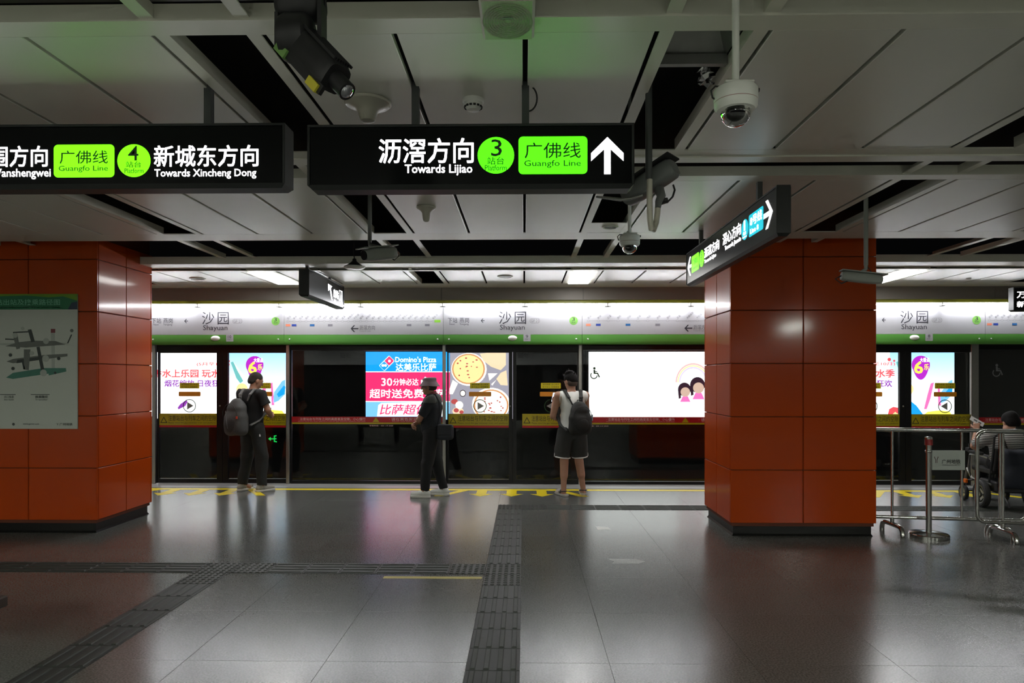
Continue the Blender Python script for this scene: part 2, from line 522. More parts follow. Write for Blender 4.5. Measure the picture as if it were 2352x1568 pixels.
# threshold and painted markings by the screen doors
th = struct('trim_1', MB().box(-11, 11, 9.703, 10.12, -0.01, 0.004), mat('threshold_grey', (0.30, 0.30, 0.29), 0.35, noise=(25, .1)), 'grey metal threshold along the screen doors')
M_paint = mat('yellow_floor_paint', srgb(235, 210, 20), 0.4, noise=(25, .08))
single('yellow_line', MB().box(-11, 11, 9.53, 9.66, 0.0, 0.0015), M_paint, 'long yellow safety line painted along the screen doors', 'floor line')
def marks(cx, which, lab):
    t = thing('boarding_marks', lab, 'floor marking', (cx, 9.3, 0), group='yellow boarding marks at the screen doors')
    for dx in (-0.42, 0.0, 0.42):               # arrows out of the door, towards the hall
        p = [(cx+dx-.07, 9.53), (cx+dx+.07, 9.53), (cx+dx+.07, 9.25), (cx+dx+.16, 9.25), (cx+dx, 9.06), (cx+dx-.16, 9.25), (cx+dx-.07, 9.25)]
        part('arrow', MB().floorflat(p, 0, .0015), M_paint, t)
    for s in (-1, 1):                           # slanted bars beside it
        for d0 in (0.62,):
            p = [(cx+s*(d0+.0), 9.53), (cx+s*(d0+.13), 9.53), (cx+s*(d0+.43), 9.08), (cx+s*(d0+.30), 9.08)]
            part('slanted_bar', MB().floorflat(p, 0, .0015), M_paint, t)
marks(-4.57, 0, 'yellow arrows and slanted bars painted at the feet of the man with the grey backpack')
marks(-0.17, 0, 'yellow arrows and slanted bars painted before the man in the white vest')
marks(5.70, 0, 'yellow arrows and slanted bars painted on the floor beyond the steel barrier')
single('floor_tape', MB().box(-1.126, -0.335, 5.34, 5.395, 0, .0012), mat('yellow_tape', srgb(200, 185, 90), 0.5, noise=(30, .12)), 'strip of yellow tape stuck beside the tactile paving', 'tape')
single('floor_sticker', MB().floorflat([(0.78, 7.10), (0.92, 7.10), (0.90, 7.24), (0.775, 7.25)], 0, .001), mat('white_sticker', (0.75, 0.76, 0.74), 0.3, noise=(40, .1)), 'small white sticker lying on the floor tiles', 'sticker')
single('floor_arrow', MB().floorflat([(0.76, 5.80), (0.99, 5.80), (1.06, 5.87), (0.99, 5.95), (0.74, 5.95), (0.79, 5.87)], 0, .001), mat('worn_white', (0.42, 0.43, 0.42), 0.35, noise=(60, .5)), 'faded white arrow sticker worn into the floor', 'sticker')

# walls out of sight behind the camera and the tunnel beyond the doors
struct('wall_back', MB().box(-11, 11, -5.5, -5.2, 0, 3.0), mat('rear_glass_black', (0.015, 0.015, 0.016), 0.1, noise=(2, .1)))
_bh = struct('trim_6', MB().box(-11, 11, -5.2, -5.1, 2.10, 2.70), M_hdr)
_bl = struct('trim_7', MB().box(-11, 11, -5.0, -4.9, 2.67, 2.92), M_lip)
for k in range(-4, 5):
    t = text_mb('沙园', 0, .40, 0, .19, 0, .004)
    t.v = [(2.25*k + .2 - x, -5.098, z+2.36) for x, y_, z in t.v]; t.f = [q[::-1] for q in t.f]
    t.v = [(x, -5.098, z) for x, _, z in t.v]
    link('lettering', t.mesh('lettering'), M_print, _bh)
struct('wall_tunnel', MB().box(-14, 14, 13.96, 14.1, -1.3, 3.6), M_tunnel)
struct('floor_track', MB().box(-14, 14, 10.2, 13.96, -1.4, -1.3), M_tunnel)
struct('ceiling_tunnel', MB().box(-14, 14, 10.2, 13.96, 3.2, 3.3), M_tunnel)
for s, nm in ((-1, 'left'), (1, 'right')):
    struct('wall_'+nm, MB().box(min(s*11, s*11.2), max(s*11, s*11.2), -5.4, 10.2, 0, 3.8), mat('end_wall', (0.22, 0.21, 0.19), 0.6, noise=(2, .1)))

# ------------------------------------------------------------------ ceiling
ceiling = struct('ceiling', MB().box(-11, 11, -5.4, 10.3, 3.75, 3.85), M_black, 'suspended ceiling of grey metal panels with dark open slots')
ZA, ZC = 2.96, 2.905
PER = [-11.474 + 2.0*k for k in range(0, 12)]   # left edge of each open slot assembly (0.526 + 2k)
def ceil_bay(y0, y1, z, lit=None, first=0, last=12):
    me = MB().cbox(0.011, 0.509, 0.0, y1-y0, 0, 0.03, 0.003).mesh('ceiling_panel'); me.materials.append(M_ceil)
    for k in range(first, last):
        o0 = PER[k]
        for j in range(3):
            x = o0 + 0.44 + 0.52*j
            if x < -9.5 or x > 9.2: continue
            o = link('ceiling_panel', me, None, ceiling); o.location = (x, y0, z)
strip_cache = {}
def rail(x0, y0, y1, z, up=0.065, side=1):
    key = (round(y1-y0, 3), up, side)
    if key not in strip_cache:
        mb = MB(); mb.box(0, 0.058, 0, y1-y0, 0, 0.006)
        if side > 0: mb.box(0.054, 0.058, 0, y1-y0, 0.006, up)
        else: mb.box(0.0, 0.004, 0, y1-y0, 0.006, up)
        me = mb.mesh('edge_strip'); me.materials.append(M_edge); strip_cache[key] = me
    o = link('edge_strip', strip_cache[key], None, ceiling); o.location = (x0, y0, z)
def cross(y0, y1, z, up_near=False, up_far=False, up=0.065):
    mb = MB(); mb.box(-9.6, 9.6, y0, y1, z, z+0.008)
    if up_near: mb.box(-9.6, 9.6, y0, y0+0.006, z+0.008, z+up)
    if up_far: mb.box(-9.6, 9.6, y1-0.006, y1, z+0.008, z+up)
    link('cross_beam', mb.mesh('cross_beam'), M_edge, ceiling)
ceil_bay(0.42, 2.02, ZA)
ceil_bay(2.64, 4.02, ZA)
ceil_bay(4.645, 6.29, ZA)
ceil_bay(8.17, 9.26, ZC)
cross(0.20, 0.42, ZA, up_near=True); cross(2.02, 2.23, ZA, up_far=True)
cross(2.53, 2.64, ZA, up_near=True); cross(4.02, 4.125, ZA); cross(4.125, 4.232, ZA-0.008, up_far=True, up=0.075)
cross(4.534, 4.645, ZA, up_near=True); cross(6.29, 6.587, ZA, up_far=True)
cross(7.614, 7.86, ZC, up_near=True, up=0.085); cross(7.86, 8.10, ZC+0.022); cross(8.10, 8.17, ZC); cross(9.26, 9.662, ZC)
for o0 in PER:
    if o0 < -9.6 or o0 > 9.2: continue
    for (y0, y1, z) in ((0.42, 2.02, ZA), (2.64, 4.02, ZA), (4.645, 6.29, ZA), (8.17, 9.26, ZC)):
        rail(o0+0.008, y0, y1, z, side=1); rail(o0+0.374, y0, y1, z, side=-1)
    for (y0, y1) in ((2.23, 2.53), (4.232, 4.534), (6.587, 7.614)):
        rail(o0+0.008, y0, y1, ZA+0.01, up=0.05, side=1); rail(o0+0.374, y0, y1, ZA+0.01, up=0.05, side=-1)
link('slot_cover', MB().box(-9.6, 9.6, 2.20, 2.56, 3.05, 3.06).mesh('slot_cover'), M_bulk, ceiling)
# the ceiling over the part of the hall behind the camera
link('ceiling_panel', MB().box(-10.9, 10.9, -4.9, 0.1, ZA, ZA+.03).mesh('ceiling_panel'), M_ceil, ceiling)

def luminaire(x0, y0, y1, z, label, m=None):
    t = thing('ceiling_light', label, 'ceiling light', ((x0+.15), (y0+y1)/2, z), group='rectangular ceiling luminaires')
    part('diffuser', MB().box(x0+.012, x0+.288, y0+.02, y1-.02, z-.012, z-.004), m or M_lum, t)
    fr = MB()
    fr.box(x0, x0+.012, y0, y1, z+.001, z+.06); fr.box(x0+.288, x0+.30, y0, y1, z+.001, z+.06)
    fr.box(x0+.012, x0+.288, y0, y0+.02, z+.001, z+.06); fr.box(x0+.012, x0+.288, y1-.02, y1, z+.001, z+.06)
    fr.box(x0+.012, x0+.288, y0+.02, y1-.02, z-.004, z+.01)
    part('frame', fr, M_edge, t)
for k, lab in ((4, 'bright rectangular ceiling light left of the hanging exit sign'), (6, 'bright rectangular ceiling light right of the middle of the ceiling'),
               (8, 'bright rectangular ceiling light beyond the orange pillar on the right'), (2, 'bright rectangular ceiling light out past the left pillar')):
    luminaire(PER[k]+0.07, 8.19, 9.24, ZC, lab)
for k in range(1, 10, 2):
    luminaire(PER[k]+0.07, -3.9, -2.6, ZA-0.075, 'rectangular ceiling light over the hall behind the viewer', M_lum2)

# bulkhead and olive lip above the header, split where the header is split
SEAMS = [-7.95, -5.588, -3.548, -1.186, 0.856, 4.663, 6.703, 9.07]
bk = struct('trim_2', MB().box(-10.9, 10.9, 9.72, 10.3, 2.74, 3.3), M_black)
for i in range(len(SEAMS)-1):
    link('bulkhead_panel', MB().box(SEAMS[i]+.002, SEAMS[i+1]-.002, 9.66, 9.685, 2.725, ZC+.008).mesh('bulkhead_panel'), M_bulk, bk)
lp = struct('trim_3', MB().box(-10.9, 10.9, 9.70, 9.704, 2.683, 2.735).box(-10.9, 10.9, 9.685, 9.72, 2.735, 2.738), M_lip, 'olive lip hiding the header tubes')

# ------------------------------------------------------------------ pillars
def pillar(x0, x1, y0, y1, label):
    t = thing('pillar', label, 'pillar', ((x0+x1)/2, (y0+y1)/2, 0), group='orange panelled pillars')
    part('core', MB().box(x0+.018, x1-.018, y0+.018, y1-.018, 0.10, 3.3), M_orangein, t)
    sk = MB(); i_ = .035
    sk.box(x0+i_, x1-i_, y0+i_, y1-i_, 0, .128)
    part('skirting', sk, M_skirt, t)
    sk = MB(); i_ = .022
    sk.add([(x0+i_,y0+i_,0),(x1-i_,y0+i_,0),(x1-i_,y1-i_,0),(x0+i_,y1-i_,0),(x0+.034,y0+.034,.02),(x1-.034,y0+.034,.02),(x1-.034,y1-.034,.02),(x0+.034,y1-.034,.02)],
           [(0,1,5,4),(1,2,6,5),(2,3,7,6),(3,0,4,7),(0,3,2,1),(4,5,6,7)])
    part('skirting_foot', sk, M_skirt, t)
    zs = [.132 + .5385*k for k in range(6)] + [3.05]
    xm, ym = (x0+x1)/2, (y0+y1)/2; g = .0035
    for k in range(6):
        za, zb = zs[k]+g, zs[k+1]-g
        for a, b in ((x0, xm), (xm, x1)):
            part('panel', MB().cbox(a+(g if a == xm else 0), b-(g if b == xm else 0), y0, y0+.02, za, zb, .004), M_orange, t)
            part('panel', MB().cbox(a+(g if a == xm else 0), b-(g if b == xm else 0), y1-.02, y1, za, zb, .004), M_orange, t)
        for a, b in ((y0+.0215, ym), (ym, y1-.0215)):
            part('panel', MB().cbox(x0, x0+.02, a+g, b-g, za, zb, .004), M_orange, t)
            part('panel', MB().cbox(x1-.02, x1, a+g, b-g, za, zb, .004), M_orange, t)
    return t
pillar(2.092, 3.553, 6.82, 7.80, 'orange panelled pillar right of the man in the white vest')
pillar(-5.84, -4.40, 6.84, 7.86, 'orange panelled pillar with a station map poster on its front')

# poster on the left pillar
PX0, PX1, PZ0, PZ1, PY = -5.63, -4.596, 1.077, 2.467, 6.838
t = thing('wall_poster', 'pale station map poster with a green title band on the left pillar', 'poster', ((PX0+PX1)/2, PY, PZ0))
M_poster = mat('poster_paper', (0.50, 0.54, 0.49), 0.5, noise=(3, .03))
part('sheet', MB().box(PX0, PX1, PY-.012, PY, PZ0, PZ1), M_poster, t)
PF = PY-.012
part('title_band', MB().flat([(PX0, PZ1-.16), (PX1, PZ1-.16), (PX1, PZ1), (PX0, PZ1)], PF, .0008), mat('poster_green', srgb(20, 110, 70), 0.5, noise=(5, .1)), t)
part('title_wave', MB().flat([(PX1, PZ1-.07), (PX1, PZ1), (PX0, PZ1), (PX0, PZ1-.03), (PX0+.5, PZ1-.015), (PX1-.3, PZ1-.035), (PX1-.15, PZ1-.025)], PF-.0008, .0006), mat('poster_lime', srgb(105, 150, 20), 0.5, noise=(5, .1)), t)
part('title_patch', MB().flat([(PX1-.10, PZ1-.16), (PX1, PZ1-.16), (PX1, PZ1-.08), (PX1-.06, PZ1-.09)], PF-.0008, .0006), mat('poster_navy', srgb(20, 50, 70), 0.5, noise=(5, .1)), t)
part('lettering', text_mb('沙园站出站及换乘路径图', PX0+.03, PX1-.18, PZ1-.115, PZ1-.055, PF-.0012, .006), mat('poster_pale_print', srgb(120, 190, 160), 0.6, noise=(30, .1)), t)
part('lettering', text_mb('Shayuan Station Exit and Transfer Guide', PX0+.03, PX1-.18, PZ1-.15, PZ1-.128, PF-.0012, .01), MATS['poster_pale_print'], t)
# the drawn map: stacked platform layers joined by ramps
M_pg1 = mat('map_grey', srgb(105, 110, 105), 0.6, noise=(12, .2)); M_pg2 = mat('map_dark', srgb(60, 68, 66), 0.6, noise=(12, .2))
M_pg3 = mat('map_teal', srgb(70, 125, 110), 0.6, noise=(12, .15)); M_pg4 = mat('map_pale', srgb(165, 172, 165), 0.6, noise=(12, .1))
def pz(u, v):
    p = at(u, v, PF); return (p[0], p[2])
def pp(name, m, *uv, d=.001): part(name, MB().flat([pz(u, v) for u, v in uv], PF, d), m, t)
pp('map_layer', M_pg4, (0,792), (45,795), (140,792), (158,789), (120,784), (60,787), (0,788))
pp('map_layer', M_pg1, (12,795), (60,798), (150,791), (128,783), (75,782), (40,786), d=.0014)
pp('map_layer', M_pg1, (15,830), (30,834), (155,818), (155,812), (100,815), (30,824))
pp('map_layer', M_pg2, (38,834), (100,825), (100,818), (40,826), d=.0014)
pp('map_layer', M_pg3, (14,867), (30,870), (150,852), (152,845), (100,845), (30,856))
pp('map_layer', M_pg3, (112,862), (152,853), (152,848), (112,855), d=.0014)
pp('map_ramp', M_pg2, (64,757), (72,756), (80,784), (72,786), d=.0018)
pp('map_ramp', M_pg1, (30,770), (40,768), (46,800), (38,802), d=.0018)
pp('map_ramp', M_pg2, (84,797), (91,796), (103,855), (96,858), d=.002)
pp('map_ramp', M_pg1, (55,802), (70,802), (66,850), (55,848), d=.0016)
pp('map_ramp', M_pg4, (117,765), (126,765), (126,850), (119,850), d=.0008)
pp('map_line', M_pg2, (30,762), (66,760), (66,763), (30,765))
pp('map_line', M_pg2, (12,777), (36,778), (36,781), (12,780))
pp('map_line', M_pg2, (154,788), (157,788), (166,768), (163,768))
pp('map_line', M_pg2, (50,829), (54,829), (58,848), (54,848), d=.0016)
for u, v, r, m in ((73,811,5,M_pg4), (52,754,4,M_pg4), (165,759,4,M_pg1), (24,815,4,M_pg2), (30,846,4,M_pg2), (100,856,8,M_pg4), (105,823,8,M_pg4), (35,770,6,M_pg4), (106,783,7,M_pg4), (135,823,4,M_pg2), (127,856,3,M_pg2)):
    p = pz(u, v); part('map_symbol', MB().flat(circle(p[0], p[1], r*.0044, 14), PF, .0024), m, t)
pp('map_symbol', mat('map_red', srgb(130, 70, 75), 0.6, noise=(20, .2)), (117,755), (127,755), (127,764), (117,764), d=.002)
for a, b in ((0, 36), (71, 114)):
    pp('map_line', M_pg2, (a, 905), (b, 905), (b, 906.5), (a, 906.5))
    q0, q1 = pz(a+10, 914), pz(b-4, 908)
    part('lettering', text_mb('出口信息' if a == 0 else '换乘路径', q0[0], q1[0], q0[1], q1[1], PF, .01), M_pg2, t)
    q0, q1 = pz(a+10, 919), pz(b-4, 916)
    part('lettering', text_mb('Exit Guide' if a == 0 else 'Transfer', q0[0], q1[0], q0[1], q1[1], PF, .01), M_pg2, t)
q0, q1 = pz(53, 976), pz(90, 972); part('lettering', text_mb('www.gzmtr.com', q0[0], q1[0], q0[1], q1[1], PF, .01), M_pg2, t)
q0, q1 = pz(130, 977), pz(167, 971); part('lettering', text_mb('Y 广州地铁', q0[0], q1[0], q0[1], q1[1], PF, .01), M_pg2, t)
p = pz(31, 974); part('map_symbol', MB().flat(circle(p[0], p[1], .014, 14), PF, .001), M_pg2, t)

# ------------------------------------------------------------------ platform screen doors
HY_, GY = 9.86, 10.10            # front of the header, plane of the glass
STATIONS = ['沥滘','南洲','石溪','燕岗','沙园','沙涌','鹤洞','西塱','菊树','龙溪','金融高新区','千灯湖','𧒽岗','南桂路','桂城','朝安','普君北路','祖庙','同济路','季华园','魁奇路','澜石','世纪莲','东平','新城东']
def hz(v): return at(1177, v, HY_)[2]
def gz(v): return at(1177, v, GY)[2]
S = 9.86/1540.0
def header(unit, x0, x1):
    w = MB(); w.cbox(x0+.0018, x1-.0018, HY_, HY_+.03, hz(768), 2.70, .002)
    hp = part('header_panel', w, M_hdr, unit)
    zt = hz(768)-.001; zb = hz(791)
    prof = [(HY_, zt), (HY_, zb+.045), (HY_+.004, zb+.025), (HY_+.015, zb+.009), (HY_+.035, zb), (HY_+.06, zb), (HY_+.06, zt)]
    g = MB(); n = len(prof); a, b = x0+.0018, x1-.0018
    g.add([(a, y, z) for y, z in prof]+[(b, y, z) for y, z in prof], [(i, (i+1) % n, n+(i+1) % n, n+i) for i in range(n)]+[tuple(range(n-1, -1, -1)), tuple(range(n, 2*n))])
    gb = part('green_band', g, M_hgreen, unit, smooth=35)
    gb.data.flip_normals()
    bx = MB().box(x0+.002, x1-.002, HY_+.061, GY+.12, zb+.012, 2.72)
    part('header_box', bx, M_blackframe, unit)
    for x in (x0+.085, x1-.085):
        part('screw', MB().lathe([(.013, 0), (.013, .003), (.009, .007), (.003, .009)], (x, HY_, hz(779)), Matrix.Rotation(PI/2, 3, 'X'), 12), M_alum, unit, smooth=True)
    return hp
def htext(hp, body, x0, x1, v1, v0, m=None, bold=0.0, **k):
    return part('lettering', text_mb(body, x0, x1, hz(v1), hz(v0), HY_, bold, **k), m or M_print, hp)
def larrow(x0, x1, zc, h, th, y):
    """left pointing line arrow"""
    mb = MB()
    mb.flat([(x0+th, zc-th/2), (x1, zc-th/2), (x1, zc+th/2), (x0+th, zc+th/2)], y, .0015)
    hx = h*0.9
    mb.flat([(x0, zc), (x0+hx, zc+h), (x0+hx+th*1.2, zc+h), (x0+th*1.4, zc), (x0+hx+th*1.2, zc-h), (x0+hx, zc-h)], y, .0016)
    return mb

def strip_yellow(leaf, x0, x1):
    y = GY-.006
    part('warning_strip', MB().flat([(x0, gz(977)), (x1, gz(977)), (x1, gz(950)), (x0, gz(950))], y, .0012), M_yellowdoor, leaf)
    part('red_line', MB().flat([(x0, gz(982)), (x1, gz(982)), (x1, gz(977.3)), (x0, gz(977.3))], y, .0012), M_red, leaf)
    yy = y-.0012
    part('lettering', text_mb('注意站台与列车之间的空隙', x0+.14, x1-.015, gz(967), gz(954), yy, .004), M_ytext, leaf)
    part('lettering', text_mb('Please mind the gap between train and platform', x0+.14, x1-.02, gz(974), gz(969.5), yy, .004), M_ytext, leaf)
    tri = MB(); c = x0+.07; z0, z1 = gz(972), gz(957)
    tri.flat([(c-.055, z0), (c+.055, z0), (c, z1)], yy, .0006)
    w = part('warning_triangle', tri, M_ytext, leaf)
    part('warning_triangle_inset', MB().flat([(c-.036, z0+.012), (c+.036, z0+.012), (c, z1-.024)], yy-.0006, .0006), M_yellowdoor, leaf)

def leaf_stickers(leaf, c, left):
    """yellow notice, orange band and slide-direction arrow on a door leaf; c = x of their middle"""
    y = GY-.006
    part('notice_sticker', MB().flat(rrect(c-.15, c+.15, gz(892), gz(879), .008, 2), y, .001), M_yellow, leaf)
    for v0, v1 in ((884.5, 880.5), (890.5, 886.5)):
        part('lettering', text_mb('请勿倚靠 当心夹手' if v0 < 886 else '先下后上 文明乘车', c-.125, c+.125, gz(v0), gz(v1), y-.001), M_ytext, leaf)
    part('orange_sticker', MB().flat(rrect(c-.165, c+.17, gz(910), gz(899.5), .012, 3), y, .001), M_orangest, leaf)
    z = gz(932); r = .10
    ring = MB(); n = 32; o = circle(c, z, r, n); i_ = circle(c, z, r-.011, n)
    vs = [(x, y-.001, zz) for x, zz in o]+[(x, y-.001, zz) for x, zz in i_]
    ring.add(vs, [(k, (k+1) % n, n+(k+1) % n, n+k) for k in range(n)])
    part('slide_ring', ring, M_signtxt if not left else M_signtxt, leaf)
    d = -1 if left else 1
    part('slide_arrow', MB().flat([(c-.035*d, z-.058), (c+.062*d, z), (c-.035*d, z+.058)], y, .001), mat('grey_sticker', (0.28, 0.28, 0.28), 0.5, noise=(20, .1)), leaf)

def screen_door(x0, x1, num, lab, ads=True):
    cx = (x0+x1)/2
    u = thing('screen_door', lab, 'screen door', (cx, GY, 0), group='sliding platform screen doors')
    hp = header(u, x0, x1)
    X = lambda p: cx + (p-1177)*S
    htext(hp, '下站', X(1028), X(1050), 741, 729); htext(hp, '燕岗', X(1055), X(1077), 741, 729)
    htext(hp, 'Next', X(1032), X(1044), 746, 742); htext(hp, 'Yangang', X(1055), X(1076), 747, 742)
    part('arrow', larrow(X(1104), X(1112.5), hz(736), .03, .010, HY_), M_print, hp)
    htext(hp, '沙', X(1145.5), X(1174), 744, 715); htext(hp, '园', X(1182), X(1208), 744, 715.5)
    htext(hp, 'Shayuan', X(1148), X(1205), 760.5, 745.5)
    htext(hp, 'GF 21', X(1219), X(1237), 740, 733, M_pgrey)
    ring = MB(); o = rrect(X(1216.5), X(1239.5), hz(742), hz(731), .033, 6); i_ = rrect(X(1217.2), X(1238.8), hz(741.4), hz(731.6), .029, 6); n = len(o)
    ring.add([(x, HY_-.001, z) for x, z in o]+[(x, HY_-.001, z) for x, z in i_], [(k, (k+1) % n, n+(k+1) % n, n+k) for k in range(n)])
    part('station_code_ring', ring, M_pgrey, hp)
    part('platform_badge', MB().flat(circle(X(1317), hz(736.5), .062, 28), HY_, .002), M_lightgreen, hp)
    part('lettering', text_mb('3', X(1313.5), X(1320), hz(737), hz(728.5), HY_-.002), M_print, hp)
    part('lettering', text_mb('站台', X(1312.5), X(1321.5), hz(742), hz(738), HY_-.002), M_print, hp)
    part('indicator_lamp', MB().lathe([(.066, 0), (.064, .014), (.050, .028), (.025, .036), (.003, .038)], (cx, HY_, hz(776)), Matrix.Rotation(PI/2, 3, 'X') @ Matrix.Diagonal((1, .58, 1)), 24), M_whitepl, hp, smooth=True)
    part('number_plate', MB().flat(rrect(X(1202), X(1218.5), hz(783.5), hz(767.5), .006, 2), HY_, .002), mat('number_plate_grey', (0.42, 0.42, 0.45), 0.4, noise=(9, .03)), hp)
    part('lettering', text_mb(num, X(1206 if len(num) > 1 else 1207.5), X(1214 if len(num) > 1 else 1212.8), hz(776), hz(769), HY_-.002), M_print, hp)
    part('lettering', text_mb('屏蔽门', X(1205), X(1215.5), hz(780.5), hz(777), HY_-.002), M_pgrey, hp)
    # transom, leaves
    tb = MB().box(x0+.02, x1-.02, GY-.019, GY+.06, gz(808), hz(791)+.011)
    part('transom', tb, M_blackframe, u)
    xm = cx - .003 if num == '9' else cx
    for k, (a, b) in enumerate(((x0+.03, xm), (xm, x1-.03))):
        so, sm = .02, .085 if num != '9' else .056
        ga, gb_ = (a+so, b-sm) if k == 0 else (a+sm, b-so)
        fr = MB(); z0, z1 = .012, gz(808)
        fr.box(a+.003, ga, GY-.019, GY+.03, z0, z1); fr.box(gb_, b-.003, GY-.019, GY+.03, z0, z1)
        fr.box(ga, gb_, GY-.019, GY+.03, z0, .075); fr.box(ga, gb_, GY-.019, GY+.03, z1-.012, z1)
        leaf = part('door_leaf', fr, M_blackframe, u)
        part('glass_pane', MB().box(ga, gb_, GY-.005, GY+.005, .075, z1-.012), M_glass, leaf)
        strip_yellow(leaf, ga+(.0 if k == 0 else .09 if num == '9' else 0), gb_)
        c = (ga+gb_)/2 + (.02 if k == 0 else .06)
        leaf_stickers(leaf, c, k == 1)
        kx = b-.035 if k == 0 else None
        if kx: part('lock_knob', MB().lathe([(.012, 0), (.012, .006), (.006, .012)], (kx, GY-.019, gz(932)), Matrix.Rotation(PI/2, 3, 'X'), 12), M_alum, leaf, smooth=True)
    return u
def screen_panel(x0, x1, lab, wide=False, chair=False, stationmap=True):
    u = thing('glass_screen', lab, 'glass panel', ((x0+x1)/2, GY, 0), group='fixed platform screen panels')
    hp = header(u, x0, x1)
    n = len(STATIONS); w = x1-x0
    dx = (w*0.935)/(n-.4); sx = x0 + w*.022
    zl = hz(737)
    if stationmap:
        nm = MB(); tk = MB()
        for i, s in enumerate(STATIONS):
            x = sx + dx*i
            L = .052*len(s)/2 if len(s) <= 3 else .036*len(s)/2
            text_mb(s, x, x+L*1.3, zl+.035, zl+.035+.036, HY_, mb=nm) if False else None
            V, Fc = glyphs(s, .012)
            mn = V.min(0); sc = .034
            c45, s45 = math.cos(PI/4), math.sin(PI/4)
            P = [((p[0]-mn[0])*sc, (p[1]-mn[1])*sc) for p in V]
            vs = [(x + a*c45 - b*s45 + .012, HY_-.0015, zl+.022 + a*s45 + b*c45) for a, b in P]
            nm.add(vs, Fc)
            r = rrect(x-.011, x+.029, zl-.012, zl+.012, .011, 3); q = rrect(x-.008, x+.026, zl-.009, zl+.009, .0085, 3); m = len(r)
            tk.add([(a, HY_-.0012, b) for a, b in r]+[(a, HY_-.0012, b) for a, b in q], [(k, (k+1) % m, m+(k+1) % m, m+k) for k in range(m)])
            if i < n-1: tk.flat([(x+.029, zl-.002), (x+dx-.011, zl-.002), (x+dx-.011, zl+.002), (x+.029, zl+.002)], HY_, .0012)
        part('station_names', nm, M_pgrey, hp); part('station_line', tk, M_pgrey, hp)
        for i, c in ((0, srgb(225, 130, 100)), (1, srgb(30, 60, 150)), (4, srgb(20, 90, 150)), (7, srgb(120, 120, 128)), (20, srgb(120, 120, 128)), (23, srgb(120, 120, 128))):
            x = sx+dx*i
            g = part('transfer_tag', MB().flat([(x-.025, hz(748.5)), (x+.043, hz(748.5)), (x+.043, hz(743.5)), (x-.025, hz(743.5))], HY_, .0015), mat('tag_%d_%d' % (int(c[0]*99), int(c[2]*99)), c, .5, noise=(9, .03)), hp)
        part('transfer_tag', MB().flat([(x1-.13, hz(740)), (x1-.04, hz(740)), (x1-.04, hz(734)), (x1-.13, hz(734))], HY_, .0015), mat('tag_green', srgb(130, 190, 60), .5, noise=(9, .03)), hp)
        ax = x0 + w*(.42 if not wide else .393)
        part('arrow', larrow(ax, ax+.115, hz(754), .05, .017, HY_), M_print, hp)
        htext(hp, '沥滘方向', ax+.13, ax+.36, 757, 746.5, mat('map_text_grey', (.10, .10, .11), .5, noise=(20, .1)))
        htext(hp, 'Towards Lijiao', ax+.13, ax+.30, 762, 758, M_pgrey)
    fr = MB(); z1 = hz(791)+.012
    fr.box(x0+.02, x1-.02, GY-.019, GY+.03, .004, .05); fr.box(x0+.02, x1-.02, GY-.019, GY+.05, gz(804), z1)
    fr.box(x0+.0, x0+.035, GY-.015, GY+.03, .05, gz(804)); fr.box(x1-.035, x1, GY-.015, GY+.03, .05, gz(804))
    part('frame', fr, M_blackframe, u)
    pane = part('glass_pane', MB().box(x0+.035, x1-.035, GY-.005, GY+.005, .05, gz(804)), M_glass, u)
    y = GY-.005; a, b = x0+.035, x1-.035
    part('warning_strip', MB().flat([(a, gz(970)), (b, gz(970)), (b, gz(957)), (a, gz(957))], y, .0012), M_red, pane)
    part('yellow_line', MB().flat([(a, gz(974)), (b, gz(974)), (b, gz(970.3)), (a, gz(970.3))], y, .0012), M_yellowdoor, pane)
    half = 1.18
    off = 0.0 if not wide else .25
    part('lettering', text_mb('· 注意站台与列车之间的高度差及空隙，小心慢行', a+.10+off, a+half-.06+off, gz(966), gz(959), y-.0012, .004), M_rtext, pane)
    part('lettering', text_mb('Please mind the level difference and the gap between platform and train', a+.10+off, a+half-.06+off, gz(969), gz(967), y-.0012), M_rtext, pane)
    x = a+half+.10+off
    part('warning_triangle', MB().flat([(x-.05, gz(969)), (x+.05, gz(969)), (x, gz(958))], y-.0012, .0006), M_yellowdoor, pane)
    part('lettering', text_mb('· 请在黄色安全线之外候车', x+.20, x+.95, gz(966), gz(959), y-.0012, .004), M_rtext, pane)
    part('lettering', text_mb('Please wait behind the yellow safety line', x+.25, x+.95, gz(969), gz(967), y-.0012), M_rtext, pane)
    x = x-.10 if not wide else a+.02
    part('lettering', text_mb('客服热线：400 119 3939', x, x+.36, gz(979.5), gz(976), y, .004), M_rtext, pane)
    if chair:
        m = M_signtxt if chair == 1 else M_pgrey
        cx, cz, k = (at(1366, 0, GY)[0], gz(857), .0062) if chair == 1 else (at(2290, 0, GY)[0], gz(851), .0066)
        ch = MB()
        ch.flat(circle(cx-1*k, cz+12*k, 3*k, 14), y, .001)
        ch.flat([(cx-3.2*k, cz+8.6*k), (cx+1.0*k, cz+8.6*k), (cx+1.4*k, cz-1.6*k), (cx-2.6*k, cz-1.6*k)], y, .001)
        ch.flat([(cx-2*k, cz+1.4*k), (cx+7.6*k, cz+1.4*k), (cx+7.6*k, cz-1.6*k), (cx-2*k, cz-1.6*k)], y, .0012)
        ch.flat([(cx+4.8*k, cz+1*k), (cx+8*k, cz+1*k), (cx+12.6*k, cz-9*k), (cx+10*k, cz-10.6*k)], y, .0014)
        ch.flat([(cx, cz+5*k), (cx+6*k, cz+5*k), (cx+6*k, cz+3*k), (cx, cz+3*k)], y, .001)
        pts = [(cx-2*k+9*k*math.cos(t_), cz-5*k+9*k*math.sin(t_)) for t_ in [PI*.75+PI*1.25*i/20 for i in range(21)]]
